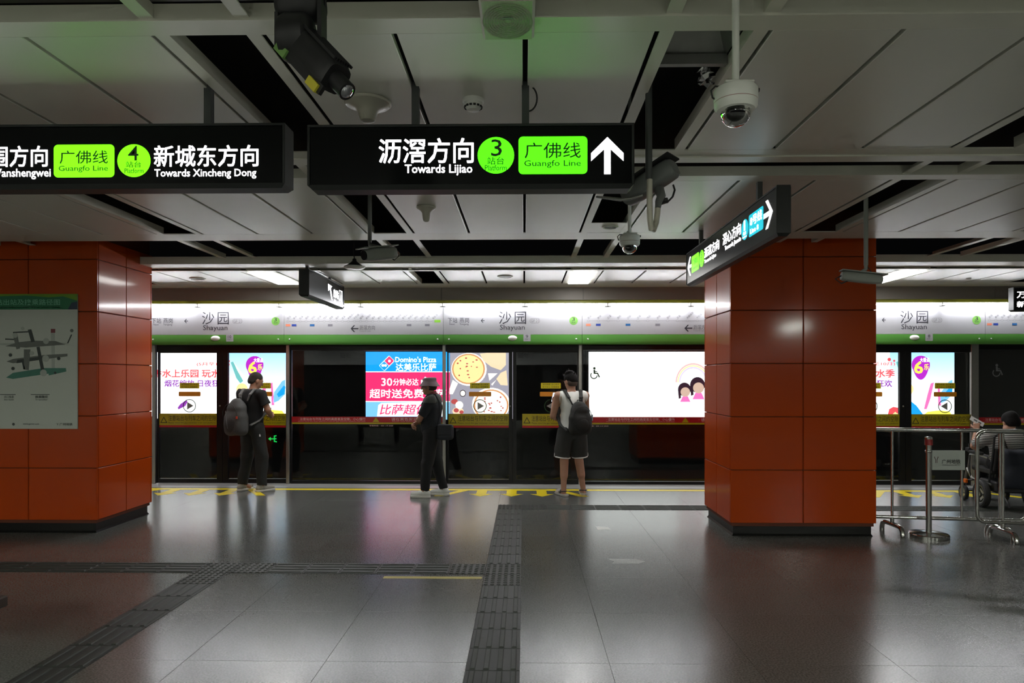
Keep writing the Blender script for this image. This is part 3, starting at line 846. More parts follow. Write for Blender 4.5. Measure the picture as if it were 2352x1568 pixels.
        pin = [(cx-2*k+6.6*k*math.cos(t_), cz-5*k+6.6*k*math.sin(t_)) for t_ in [PI*.75+PI*1.25*i/20 for i in range(21)]]
        ch.add([(a_, y-.001, b_) for a_, b_ in pts]+[(a_, y-.001, b_) for a_, b_ in pin], [(i, i+1, 21+i+1, 21+i) for i in range(20)])
        part('wheelchair_symbol', ch, m, pane)
    return u
screen_panel(SEAMS[0], SEAMS[1], 'fixed glass screen panel hidden behind the left orange pillar', stationmap=False)
screen_door(SEAMS[1], SEAMS[2], '10', 'sliding screen door numbered ten before the man with the grey backpack')
screen_panel(SEAMS[2], SEAMS[3], 'fixed glass screen panel with route map behind the man in the hat')
screen_door(SEAMS[3], SEAMS[4], '9', 'sliding screen door numbered nine before the man in the white vest')
screen_panel(SEAMS[4], SEAMS[5], 'wide fixed glass screen panel bearing a wheelchair symbol left of the right pillar', wide=True, chair=1)
screen_door(SEAMS[5], SEAMS[6], '8', 'sliding screen door numbered eight beyond the steel barrier')
screen_panel(SEAMS[6], SEAMS[7], 'fixed glass screen panel at the right edge behind the wheelchair', chair=2)
pn = ['hidden behind the left pillar', 'right of the man with the grey backpack', 'behind the man in the hat', 'just right of the man in the white vest', 'hidden behind the right pillar', 'left of the wheelchair, the widest one']
for x, l in zip(SEAMS[1:7], pn):
    w = .035 if x < 6 else .08
    single('screen_post', MB().cbox(x-w, x+w*.4, GY-.06, GY-.0195, 0.004, hz(791)+.0105, .004), M_alum, 'silver screen door post '+l, 'post', 'silver screen door posts')

# tubes above the header
for k in range(-7, 8):
    x = .62 + 1.205*k
    if abs(x) > 9.5: continue
    t = thing('tube_lamp', 'white fluorescent tube tucked above the screen door header', 'lamp', (x, 9.77, 2.69), group='header tubes')
    part('tube', MB().cyl((x-.56, 9.79, 2.665), (x+.56, 9.79, 2.665), .013, n=10), M_tube, t)
    mb = MB().lathe([(.012, .10), (.012, .008), (.055, .006), (.055, 0)], (x+.6025, 9.79, 2.640), None, 18)
    part('holder', mb, mat('lamp_holder', (.25, .25, .26), .4, noise=(9, .05)), t)

# ------------------------------------------------------------------ advertising light boxes across the track
AY = 13.80
def az(u, v):
    p = at(u, v, AY); return (p[0], p[2])
def ad_box(x0, label):
    t = thing('light_box', label, 'light box', (x0+1.525, AY+.1, .72))
    part('case', MB().box(x0-.04, x0+3.09, AY+.004, AY+.155, .72, 2.17), M_blackframe, t)
    return t
def grad_mat(name, c0, c1, z0, z1, s):
    m = bpy.data.materials.new(name); m.use_nodes = True
    nt = m.node_tree; b = nt.nodes['Principled BSDF']; b.inputs['Roughness'].default_value = .4
    g = nt.nodes.new('ShaderNodeNewGeometry'); sp = nt.nodes.new('ShaderNodeSeparateXYZ'); mr = nt.nodes.new('ShaderNodeMapRange')
    mr.inputs['From Min'].default_value = z0; mr.inputs['From Max'].default_value = z1
    cr = nt.nodes.new('ShaderNodeValToRGB'); cr.color_ramp.elements[0].color = (*c0, 1); cr.color_ramp.elements[1].color = (*c1, 1)
    nt.links.new(g.outputs['Position'], sp.inputs[0]); nt.links.new(sp.outputs['Z'], mr.inputs['Value']); nt.links.new(mr.outputs['Result'], cr.inputs['Fac'])
    nt.links.new(cr.outputs['Color'], b.inputs['Emission Color']); b.inputs['Emission Strength'].default_value = s
    b.inputs['Base Color'].default_value = (.3, .3, .3, 1)
    return m
def P(t, name, m, pts, d=.002): return part(name, MB().flat(pts, AY+.004, d+.004), m, t)
A_white = emat('ad_white', (1, 1, 1), ADW); A_red = emat('ad_red', srgb(235, 80, 90), 1.55); A_purple = emat('ad_purple', srgb(140, 50, 170), 1.55)
A_mag = emat('ad_magenta', srgb(185, 40, 200), 1.55); A_yel = emat('ad_yellow', srgb(255, 235, 90), 1.71); A_blue = emat('ad_blue', srgb(20, 150, 230), 1.78)
A_pink = emat('ad_pink', srgb(240, 45, 105), 1.78); A_sky = emat('ad_skyblue', srgb(120, 190, 245), 1.71); A_teal = emat('ad_teal', srgb(110, 190, 190), 1.55)
A_rose = emat('ad_rose', srgb(250, 110, 180), 1.71); A_grey = emat('ad_grey', srgb(165, 160, 175), 1.40); A_bread = emat('ad_bread', srgb(235, 205, 170), 1.71)
A_cheese = emat('ad_cheese', srgb(250, 215, 150), 1.78); A_crust = emat('ad_crust', srgb(215, 150, 100), 1.55); A_top = emat('ad_topping', srgb(190, 80, 80), 1.40)
A_dark = emat('ad_dark', srgb(60, 40, 60), 0.78); A_skin = emat('ad_skin', srgb(255, 215, 195), 0.95); A_board = emat('ad_board', srgb(245, 235, 225), 1.86)
A_gradient = grad_mat('ad_sky_gradient', (1, 1, 1), srgb(150, 215, 250), 1.2, 2.2, 1.8)
def water_ad(dx, label):
    x0 = -7.95+dx
    t = ad_box(x0, label)
    sh = lambda pts: [(x+dx, z) for x, z in pts]
    P(t, 'print_sheet', A_white, [(x0, .76), (x0+1.75, .76), (x0+1.75, 2.14), (x0, 2.14)], .001)
    P(t, 'print_sheet', A_gradient, [(x0+1.75, .76), (x0+3.05, .76), (x0+3.05, 2.14), (x0+1.75, 2.14)], .001)
    def tx(b, u0, u1, v1, v0, m, bold=.012):
        p, q = az(u0, v1), az(u1, v0)
        part('lettering', text_mb(b, p[0]+dx, q[0]+dx, p[1], q[1], AY, bold, t=.004), m, t)
    tx('(5月至10月)', 452, 528, 841, 832, A_red)
    tx('飘香水上乐园 玩水季', 330, 527, 867, 848, A_red, .022)
    tx('烟花绽放 日夜狂欢', 378, 521, 888, 872, A_purple, .018)
    for u, v, r in ((515, 826, 4), (526, 829, 2.5)):
        p = az(u, v); P(t, 'drawn_bubble', A_red, sh(circle(p[0], p[1], r*.009, 16)), .003)
    # purple balloon with the figure 6
    p = az(585, 838); pts = circle(p[0], p[1]+.0, .185, 30); pts = [(x, z if z > p[1]-.11 else p[1]-.11-(p[1]-.11-z)*2.6) for x, z in pts]
    P(t, 'drawn_balloon', A_mag, sh(pts), .003)
    tx('6', 570, 590, 858, 830, A_yel, .02)
    tx('大看点', 583, 604, 832, 822, A_white, .02)
    tx('乐', 592, 603, 850, 836, A_yel, .02)
    # water slide shapes
    P(t, 'drawn_slide', A_teal, sh([az(530, 832), az(535, 830), az(562, 872), az(552, 880), az(543, 868)]), .003)
    P(t, 'drawn_slide', A_board, sh([az(537, 832), az(568, 875), az(562, 880), az(545, 850)]), .004)
    P(t, 'drawn_slide', A_rose, sh([az(600, 905), az(607, 880), az(614, 878), az(606, 915), az(598, 938), az(592, 938)]), .004)
    P(t, 'drawn_slide', A_sky, sh([az(630, 900), az(648, 875), az(655, 872), az(655, 905), az(640, 920), az(626, 926)]), .003)
    P(t, 'drawn_slide', A_blue, sh([az(636, 905), az(652, 885), az(656, 888), az(653, 905), az(640, 912)]), .004)
    P(t, 'drawn_tower', A_rose, sh([az(622, 880), az(626, 878), az(630, 930), az(624, 930)]), .003)
    P(t, 'drawn_beach', A_yel, sh([az(590, 952), az(600, 944), az(625, 941), az(648, 943), az(655, 952)]), .003)
    P(t, 'drawn_slide', A_blue, sh([az(560, 918), az(575, 930), az(590, 950), az(560, 952), az(545, 945), az(548, 920)]), .003)
    P(t, 'drawn_slide', A_purple, sh([az(408, 936), az(414, 928), az(428, 918), az(431, 922), az(426, 932), az(410, 940)]), .003)
    P(t, 'drawn_umbrella', A_red, sh([az(512, 950), az(515, 938), az(524, 933), az(535, 935), az(543, 943), az(545, 951)]), .003)
    P(t, 'drawn_beach', A_cheese, sh([az(520, 952), az(528, 944), az(533, 948), az(540, 944), az(545, 952)]), .004)
    p = az(556, 893)
    P(t, 'drawn_palm', A_cheese, sh(circle(p[0], p[1], .12, 14)), .0035)
    return t
water_ad(0.0, 'lit water park advertisement behind the man with the grey backpack')
water_ad(13.66, 'lit water park advertisement beyond the steel barrier')
# pizza advertisement
t = ad_box(-3.265, 'lit blue and pink pizza advertisement behind the man in the hat')
def tx(b, u0, u1, v1, v0, m, bold=.012, d=.004, shear=0.0):
    p, q = az(u0, v1), az(u1, v0)
    part('lettering', text_mb(b, p[0], q[0], p[1], q[1], AY, bold, t=d, shear=shear), m, t)
b0, b1 = az(840, 0)[0], az(1033, 0)[0]
for nm, m, v0, v1 in (('print_blue', A_blue, 808, 853), ('print_pink', A_pink, 854.5, 920.5), ('print_blue', A_sky, 922, 962)):
    P(t, nm, m, [(b0, az(0, v1)[1]), (b1, az(0, v1)[1]), (b1, az(0, v0)[1]), (b0, az(0, v0)[1])], .001)
P(t, 'print_line', A_white, [(b0, az(0, 854.6)[1]), (b1, az(0, 854.6)[1]), (b1, az(0, 852.8)[1]), (b0, az(0, 852.8)[1])], .0015)
P(t, 'print_line', A_white, [(b0, az(0, 922.2)[1]), (b1, az(0, 922.2)[1]), (b1, az(0, 920.2)[1]), (b0, az(0, 920.2)[1])], .0015)
def dom(cu, cv, hw, hh, ang, m, d, nm):
    c = az(cu, cv); k = .00896; a = math.radians(ang); pts = []
    for px, pz_ in rrect(-hw*k, hw*k, -hh*k, hh*k, 1.8*k, 3):
        pts.append((c[0]+px*math.cos(a)-pz_*math.sin(a), c[1]+px*math.sin(a)+pz_*math.cos(a)))
    P(t, nm, m, pts, d)
dom(888.5, 834, 16.5, 9.0, 45, A_white, .002, 'logo_tile')
dom(894.0, 828.5, 8, 7.8, 45, A_pink, .003, 'logo_half')
dom(882.6, 840, 7.6, 7.8, 45, A_blue, .003, 'logo_half')
for cu, cv in ((894.5, 828.8), (879.5, 839), (885.5, 839)):
    c = az(cu, cv); P(t, 'logo_dot', A_white, circle(c[0], c[1], .027, 14), .005)
tx("Domino's Pizza", 908, 1002, 831.5, 819, A_white, .009)
tx('达美乐比萨', 909, 1002, 852, 834, A_white, .009)
tx('30', 876, 901, 886, 868, A_white, .009); tx('分钟必达', 903, 961, 885, 869, A_white, .009)
P(t, 'thumb_symbol', A_white, [az(967, 884), az(967, 872), az(972, 872), az(976, 865), az(979, 866), az(978, 872), az(986, 873), az(984, 884)], .003)
tx('超时送免费比萨!', 849, 1031, 914, 893, A_white, .010)
P(t, 'print_bubble', A_white, [az(866, 956), az(869, 930), az(876, 925), az(1018, 922), az(1024, 930), az(1022, 956)], .002)
tx('比萨超值享', 872, 1012, 952, 928, A_pink, .012, shear=.2)
# pizza photograph
g0, g1 = az(1033.5, 0)[0], -.215
P(t, 'photo_ground', A_grey, [(g0, .76), (g1, .76), (g1, 2.14), (g0, 2.14)], .001)
def disc(u, v, ru, rv, m, d, nm='photo_food', n=26):
    c = az(u, v); P(t, nm, m, circle(c[0], c[1], ru*.00896, n, rv*.00896), d)
disc(1077, 848, 41, 38, A_board, .002, 'photo_board'); P(t, 'photo_board', A_board, [az(1040, 872), az(1052, 880), az(1040, 905), az(1032.6, 905), az(1032.6, 892)], .002)
disc(1076, 847, 38, 35, A_crust, .003); disc(1076, 847, 34.5, 32, A_cheese, .004)
disc(1128, 928, 44, 38, A_board, .002, 'photo_board'); disc(1128, 930, 40, 36, A_crust, .003); disc(1128, 930, 36.5, 33, A_board, .004)
r_ = random.Random(3)
for cx_, cy_, R_, n_ in ((1076, 847, 30, 16), (1128, 930, 30, 22)):
    for i in range(n_):
        a_, q_ = r_.uniform(0, 2*PI), R_*math.sqrt(r_.random())
        disc(cx_+q_*math.cos(a_), cy_+q_*math.sin(a_)*.9, r_.uniform(1.2, 3), r_.uniform(1, 2), A_top, .005, 'photo_topping', 8)
P(t, 'photo_bread', A_bread, [az(1102, 812), az(1130, 808.5), az(1162, 808.5), az(1162, 838), az(1150, 850), az(1128, 842), az(1110, 828)], .003)
P(t, 'photo_bread', A_bread, [az(1140, 870), az(1150, 856), az(1163, 850), az(1166, 885), az(1150, 884)], .003)
P(t, 'photo_wedge', A_board, [az(1121, 857), az(1143, 857), az(1124, 874)], .003); P(t, 'photo_wedge', A_board, [az(1128, 882), az(1140, 872), az(1131, 885)], .003)
disc(1063, 903, 7, 8, A_dark, .003, 'photo_bowl'); disc(1063, 903, 5.5, 6.2, A_board, .004, 'photo_bowl')
disc(1044, 922, 8, 6, A_top, .003); disc(1055, 930, 9, 9, A_board, .0035); disc(1052, 944, 13, 9, A_bread, .003); disc(1048, 942, 6, 5, A_top, .004); disc(1060, 946, 5, 4, A_top, .004)
# white advertisement with two little figures under a rainbow
t = ad_box(1.333, 'almost blank white light box with two pink cartoon figures')
P(t, 'print_sheet', emat('ad_bright_white', (1, 1, 1), ADW*.95), [(1.333, .76), (4.383, .76), (4.383, 2.14), (1.333, 2.14)], .001)
c = az(1592, 878)
for r0, m in ((.36, emat('bow_red', srgb(250, 190, 190), 1.5)), (.325, emat('bow_yellow', srgb(250, 235, 180), 1.5)), (.29, emat('bow_lilac', srgb(225, 210, 245), 1.5))):
    n = 24; mb = MB(); th = [PI*i/n for i in range(n+1)]
    mb.add([(c[0]+r0*math.cos(a), AY-.003, c[1]+r0*math.sin(a)*1.1) for a in th]+[(c[0]+(r0-.03)*math.cos(a), AY-.003, c[1]+(r0-.03)*math.sin(a)*1.1) for a in th], [(i, i+1, n+2+i, n+1+i) for i in range(n)])
    part('drawn_rainbow', mb, m, t)
for u, v, k in ((1572, 896, 1.0), (1602, 886, 1.15)):
    p = az(u, v); s_ = .0088*k
    P(t, 'drawn_hair', A_dark, circle(p[0], p[1]+2*s_, 15*s_, 22, 16*s_), .002)
    P(t, 'drawn_hair', A_dark, [(p[0]-15*s_, p[1]), (p[0]-9*s_, p[1]), (p[0]-8*s_, p[1]-18*s_), (p[0]-13*s_, p[1]-20*s_)], .002)
    P(t, 'drawn_face', A_skin, circle(p[0]+2*s_, p[1]-4*s_, 11*s_, 22), .003)
    P(t, 'drawn_dress', A_rose, [(p[0]-4*s_, p[1]-14*s_), (p[0]+8*s_, p[1]-14*s_), (p[0]+14*s_, p[1]-27*s_), (p[0]-10*s_, p[1]-27*s_)], .0025)
p, q = az(1360, 826), az(1408, 822)
part('lettering', text_mb('无障碍候车区 请留给有需要的乘客', p[0], q[0], p[1], q[1], AY, t=.004), A_grey, t)
# small green escape sign low in the tunnel
t = thing('escape_sign', 'small green lit escape arrow sign low beside the man with the grey backpack', 'sign', at(625, 1019, 13.86))
c0, c1 = at(611, 1018, 13.85), at(640, 996, 13.85)
part('case', MB().box(c0[0], c1[0], 13.85, 13.955, c0[2], c1[2]), M_blackframe, t)
G_ = emat('escape_green', srgb(30, 220, 90), 1.0)
e = lambda u, v: (at(u, v, 13.85)[0], at(u, v, 13.85)[2])
part('arrow', MB().flat([e(616, 1007.5), e(622, 1003), e(622, 1006.3), e(629, 1006.3), e(629, 1008.7), e(622, 1008.7), e(622, 1012)], 13.85, .002), G_, t)
part('running_figure', MB().flat([e(629, 1000), e(635, 999), e(635, 1001.5), e(631.5, 1002), e(631.5, 1006), e(635, 1006), e(635, 1008.5), e(631.5, 1008.5), e(631.5, 1012), e(636, 1013), e(636, 1015.5), e(629, 1014.5)], 13.85, .002), G_, t)

# ------------------------------------------------------------------ hanging signs
def sign_root(label, loc, rotz, L, h, T=.11, posts=(), ceil=ZA, group='black hanging direction signs', name='hanging_sign'):
    """local frame: x along the sign, front looks to -y, z up from its underside"""
    t = thing(name, label, 'sign', loc, rotz, group)
    if rotz == 0: OFF[t.name] = None
    b = MB(); b.cbox(.012, L-.012, -T/2, T/2, .014, h, .003)
    part('case', b, M_sign, t)
    lo = MB(); c = .03
    lo.add([(.0, -T/2-.004, .016), (L, -T/2-.004, .016), (L, T/2+.004, .016), (0, T/2+.004, .016), (.02, -T/2+.012, -.004), (L-.02, -T/2+.012, -.004), (L-.02, T/2-.012, -.004), (.02, T/2-.012, -.004)],
           [(0,1,2,3), (7,6,5,4), (4,5,1,0), (5,6,2,1), (6,7,3,2), (7,4,0,3)])
    part('bottom_rail', lo, M_signend, t)
    part('top_rail', MB().cbox(0, L, -T/2-.004, T/2+.004, h, h+.012, .002), M_signend, t)
    for x in (0, L-.012):
        part('end_cap', MB().cbox(x, x+.012, -T/2-.006, T/2+.006, .012, h+.004, .003), M_signend, t)
    zc = ceil - loc[2]
    for px in posts:
        part('hanger', MB().box(px-.017, px+.017, -.017, .017, h+.012, zc+.02), M_post, t)
    return t
class Face:
    """measured positions on a sign face turned into metres on that face"""
    def __init__(self, t, T, X, Z): self.t, self.y, self.X, self.Z = t, -T/2-.0005, X, Z
    def text(self, body, u0, u1, v0, v1, m=None, bold=.012, lift=0.0, name='lettering'):
        return part(name, text_mb(body, self.X(u0), self.X(u1), self.Z(v1), self.Z(v0), self.y-lift, bold), m or M_white, self.t)
    def disc(self, u, v, r, m, name='badge', lift=0.0):
        x0, x1 = self.X(u-r), self.X(u+r); z0, z1 = self.Z(v+r), self.Z(v-r)
        return part(name, MB().flat(circle((x0+x1)/2, (z0+z1)/2, (x1-x0)/2, 36, (z1-z0)/2), self.y-lift, .0015), m, self.t)
    def rect(self, u0, u1, v0, v1, m, r=.02, name='badge'):
        return part(name, MB().flat(rrect(self.X(u0), self.X(u1), self.Z(v1), self.Z(v0), r, 6), self.y, .0015), m, self.t)
    def poly(self, pts, m, name='arrow'):
        return part(name, MB().flat([(self.X(u), self.Z(v)) for u, v in pts], self.y, .0015), m, self.t)

SY, ST = 3.08, .11
def front_sign(u0, u1, label, posts):
    a, b = at(u0, 433, SY), at(u1, 288, SY)
    L, h = b[0]-a[0], b[2]-a[2]
    t = sign_root(label, (a[0], SY+ST/2, a[2]), 0.0, L, h, ST, posts=[at(p, 300, SY+.055)[0]-a[0] for p in posts])
    return Face(t, ST, lambda u: at(u, 350, SY)[0]-a[0], lambda v: at(1200, v, SY)[2]-a[2])
s = front_sign(706, 1457, 'hanging black sign pointing up to platform 3 towards Lijiao', (955, 1207))
s.text('沥滘方向', 870, 1088, 316, 374, bold=.011)
s.text('Towards Lijiao', 930, 1085, 376.5, 402.5, bold=.012)
s.disc(1139, 356.5, 42, M_green); s.text('3', 1128, 1153, 320, 359, M_signtxt, .005, .0015)
s.text('站台', 1119, 1158, 360.5, 378, M_signtxt, .005, .0015); s.text('Platform', 1114, 1164, 379, 391.5, M_signtxt, .004, .0015)
s.rect(1191, 1349, 314, 400, M_green); s.text('广佛线', 1205, 1334, 328, 364.5, M_signtxt, .004, .0015); s.text('Guangfo Line', 1204, 1334, 368.5, 386.5, M_signtxt, .004, .0015)
s.poly([(1395, 316), (1432, 353), (1432, 371), (1402.5, 344), (1402.5, 401), (1387.5, 401), (1387.5, 344), (1357.5, 371), (1357.5, 353)], M_white)
cx_ = s.t
# loop of cable at its right hanger
p0 = at(1213, 198, 3.14)
single('sign_cable', MB().tube([(p0[0]+.03*math.sin(a)*1.4, 3.145, p0[2]-.055+.06*math.cos(a)) for a in [PI*i/12 for i in range(13)]], .004, 8), M_rubber, 'black cable loop beside the hanger of the platform 3 sign', 'cable', smooth=True)
s = front_sign(-330, 655, 'hanging black sign for platform 4 towards Xincheng Dong, cut by the left edge', (480, -150))
s.text('万胜围方向', -116, 110, 328, 377, bold=.011); s.text('Towards Wanshengwei', -116, 117, 381, 406, bold=.011)
s.rect(124, 263, 326, 402, M_lime); s.text('广佛线', 138, 249, 340, 371, M_signtxt, .004, .0015); s.text('Guangfo Line', 136, 249, 375, 391, M_signtxt, .004, .0015)
s.disc(308, 364, 38, M_lime); s.text('4', 295, 319, 330, 364, M_signtxt, .005, .0015); s.text('站台', 290, 325, 366, 380, M_signtxt, .005, .0015); s.text('Platform', 287, 331, 382, 393, M_signtxt, .004, .0015)
s.text('新城东方向', 354, 594, 329, 379, bold=.011); s.text('Towards Xincheng Dong', 355, 589, 384, 407, bold=.011)

# sign at right angles by the right pillar; its face looks to the left
FX = 1.597; ZN, ZF = 4.25, 6.60
zb = 2.50
def pxz(u, v):
    """point where the line of sight meets the plane x = FX"""
    x = (u-1176.0)/F; z = -(v-868.0)/F
    dx = x*math.cos(YAW)-math.sin(YAW); dy = math.cos(YAW)+x*math.sin(YAW); k = FX/dx
    return (dy*k, EYE+z*k)
t = sign_root('long black hanging sign with cyan line 8 badge by the right pillar', (FX+.04, ZF, zb), -PI/2, ZF-ZN, .305, .08, posts=(ZF-6.22, ZF-4.69), group='black hanging direction signs')
s = Face(t, .08, lambda y: ZF-y, lambda z: z)
Y_ = lambda u: pxz(u, 600)[0]
s.text('沥滘方向', Y_(1618), Y_(1652), .245, .155, bold=.012); s.text('Towards Lijiao', Y_(1618), Y_(1645), .142, .10, bold=.011)
ya, yb = Y_(1607), Y_(1617); cc = (ya+yb)/2; s.disc(cc, 0, 0, M_lime) if False else None
def sdisc(yc, zc, r, m): part('badge', MB().flat(circle(ZF-yc, zc, r, 32), s.y, .0015), m, t)
def srect(y0, y1, z0, z1, m): part('badge', MB().flat(rrect(ZF-y0, ZF-y1, z0, z1, .016, 5), s.y, .0015), m, t)
sdisc((Y_(1607)+Y_(1617))/2, .172, .075, M_lime)
yc = (Y_(1607)+Y_(1617))/2
s.text('3', yc+.022, yc-.022, .238, .175, M_signtxt, .005, .0015); s.text('站台', yc+.035, yc-.035, .170, .138, M_signtxt, .005, .0015); s.text('Platform', yc+.05, yc-.05, .132, .112, M_signtxt, .005, .0015)
srect(Y_(1589), Y_(1605.5), .095, .250, M_lime); s.text('广佛线', Y_(1591), Y_(1603.5), .222, .160, M_signtxt, .005, .0015); s.text('Guangfo Line', Y_(1591), Y_(1603.5), .145, .112, M_signtxt, .005, .0015)
ya, yb = Y_(1579.5), Y_(1588)
s.poly([(ya, .172), (ya-.09, .262), (ya-.125, .262), (ya-.052, .186), (yb, .186), (yb, .158), (ya-.052, .158), (ya-.125, .082), (ya-.09, .082)], M_white)
s.text('滘心方向', Y_(1660.5), Y_(1702), .252, .158, bold=.012); s.text('Towards Jiaoxin', Y_(1665), Y_(1702), .145, .10, bold=.011)
yc = (Y_(1704)+Y_(1718.5))/2
sdisc(yc, .172, .074, M_cyan); s.text('1', yc+.018, yc-.012, .238, .165, M_white, .010, .0015); s.text('站台', yc+.033, yc-.033, .160, .132, M_white, 0, .0015); s.text('Platform', yc+.045, yc-.045, .127, .112, M_white, 0, .0015)
srect(Y_(1720.5), Y_(1753.5), .095, .250, M_cyan); s.text('8号线', Y_(1724), Y_(1751), .235, .165, M_white, .012, .0015); s.text('Line 8', Y_(1724), Y_(1743), .148, .112, M_white, .010, .0015)
ya, yb = Y_(1754.5), Y_(1775)
s.poly([(yb, .172), (yb+.085, .265), (yb+.125, .265), (yb+.052, .188), (ya, .188), (ya, .156), (yb+.052, .156), (yb+.125, .079), (yb+.085, .079)], M_white)

# far exit sign; its face looks to the right
EXF = -2.47; EN, EF = 7.66, 9.16
t = sign_root('small black hanging exit sign with a slanting white arrow', (EXF-.055, EN, 2.545), PI/2, EF-EN, .30, ST, posts=(.12, 1.02), ceil=ZC, group='black hanging direction signs')
s = Face(t, ST, lambda y: y-EN, lambda z: z)
s.poly([(8.42, .245), (8.60, .235), (8.56, .215), (8.535, .213), (8.62, .06), (8.57, .06), (8.49, .195), (8.47, .175), (8.43, .155)], M_white)
s.text('出站', 8.66, 8.90, .215, .10, bold=.011); s.text('Exit', 8.68, 8.78, .088, .05, bold=.01)
part('exit_symbol', (lambda mb: mb.add([(x, s.y, z) for x, z in rrect(8.93-EN, 9.09-EN, .06, .235, .004, 1)]+[(x, s.y, z) for x, z in rrect(8.942-EN, 9.078-EN, .072, .223, .003, 1)], [(k, (k+1) % 8, 8+(k+1) % 8, 8+k) for k in range(8)]))(MB()), M_white, t)
part('exit_symbol', MB().flat([(9.0-EN, .19), (9.03-EN, .19), (9.045-EN, .13), (9.03-EN, .085), (9.01-EN, .085), (9.0-EN, .12), (8.975-EN, .09), (8.96-EN, .10), (8.985-EN, .14)], s.y, .0015).flat(circle(9.02-EN, .205, .012, 12), s.y, .0015), M_white, t)
# sign cut by the right edge of the picture
a = at(2329, 716, 8.8)
t = sign_root('black two-line hanging sign cut by the right edge', (a[0], 8.855, 2.47), math.radians(-8), 1.5, .295, ST, posts=(.3, 1.2), ceil=ZC, group='black hanging direction signs')
s = Face(t, ST, lambda x: x, lambda z: z)
s.text('万胜围方向', .04, .62, .255, .165, bold=.012); s.text('Towards Wanshengwei', .14, .62, .157, .137, bold=.01)
s.text('新城东方向', .04, .62, .125, .045, bold=.012); s.text('Towards Xincheng Dong', .14, .62, .038, .020, bold=.01)

# ------------------------------------------------------------------ cameras and fittings under the ceiling
def dome_camera(u, vtop, Y, label, d, pole_top, tilt_cable=True):
    c = at(u, vtop, Y)
    x, z = c[0], c[2]
    t = thing('dome_camera', label, 'camera', (x, Y, z-1.05*d), group='white dome cameras on ceiling poles')
    part('pole', MB().cyl((x, Y, z), (x, Y, pole_top), .085*d, n=16), M_whitepl, t, smooth=True)
    part('mount_plate', MB().cbox(x-.34*d, x+.34*d, Y-.34*d, Y+.34*d, z-.06*d, z, .003), M_whitepl, t)
    part('housing', MB().lathe([(.30*d, -.06*d), (.47*d, -.08*d), (.51*d, -.13*d), (.51*d, -.38*d), (.50*d, -.40*d)], (x, Y, z), None, 32), M_whitepl, t, smooth=True)
    part('red_ring', MB().lathe([(.502*d, -.40*d), (.502*d, -.412*d)], (x, Y, z), None, 32), mat('thin_red', (.25, .05, .04), .5, noise=(9, .1)), t)
    part('collar', MB().lathe([(.505*d, -.412*d), (.50*d, -.52*d), (.44*d, -.60*d), (.36*d, -.61*d)], (x, Y, z), None, 32), M_whitepl, t, smooth=True)
    part('dome', MB().lathe([(.36*d, -.60*d)]+[(.36*d*math.cos(a), -.66*d-.33*d*math.sin(a)) for a in [PI/2*i/8 for i in range(9)]], (x, Y, z), None, 28), M_dome, t, smooth=True)
    part('lens_ball', MB().lathe([(.02*d, -.56*d), (.24*d, -.6*d), (.27*d, -.7*d), (.2*d, -.84*d), (.02*d, -.9*d)], (x, Y, z), None, 20), M_blackframe, t, smooth=True)
    cb = MB(); cb.tube([(x-.34*d, Y, z-.03*d), (x-.50*d, Y-.05*d, z-.04*d), (x-.60*d, Y-.05*d, z-.14*d), (x-.56*d, Y-.03*d, z-.30*d), (x-.49*d, Y, z-.33*d)], .022*d, 8)
    part('cable', cb, M_rubber, t, smooth=True)
    part('knob', MB().cyl((x+.44*d, Y, z-.12*d), (x+.55*d, Y, z-.12*d), .05*d, n=10), M_rubber, t)
dome_camera(1690, 196, 2.36, 'large white dome camera on a long pole at the upper right', .147, 3.2)
dome_camera(1446, 537, 5.0, 'smaller white dome camera hanging past the right end of the platform 3 sign', .15, 3.76)

def housing_mb(L, w, h, R, c, n=10, taper=.85):
    """rounded camera housing along local y"""
    mb = MB(); secs = [(-L/2, .75), (-L/2+.02, .95), (-L/4, 1.0), (L/4, 1.0), (L/2-.015, taper), (L/2, taper*.9)]
    m = 16; vs = []
    for yy, k in secs:
        for i in range(m):
            a = 2*PI*i/m
            ca, sa = math.cos(a), math.sin(a)
            px = (abs(ca)**.55)*math.copysign(1, ca)*w/2*k; pz_ = (abs(sa)**.55)*math.copysign(1, sa)*h/2*k
            vs.append(Vector(c)+R @ Vector((px, yy, pz_)))
    fs = []
    for s_ in range(len(secs)-1):
        for i in range(m): fs.append((s_*m+i, s_*m+(i+1) % m, (s_+1)*m+(i+1) % m, (s_+1)*m+i))
    fs.append(tuple(range(m-1, -1, -1))); fs.append(tuple(range((len(secs)-1)*m, len(secs)*m)))
    return mb.add(vs, fs)
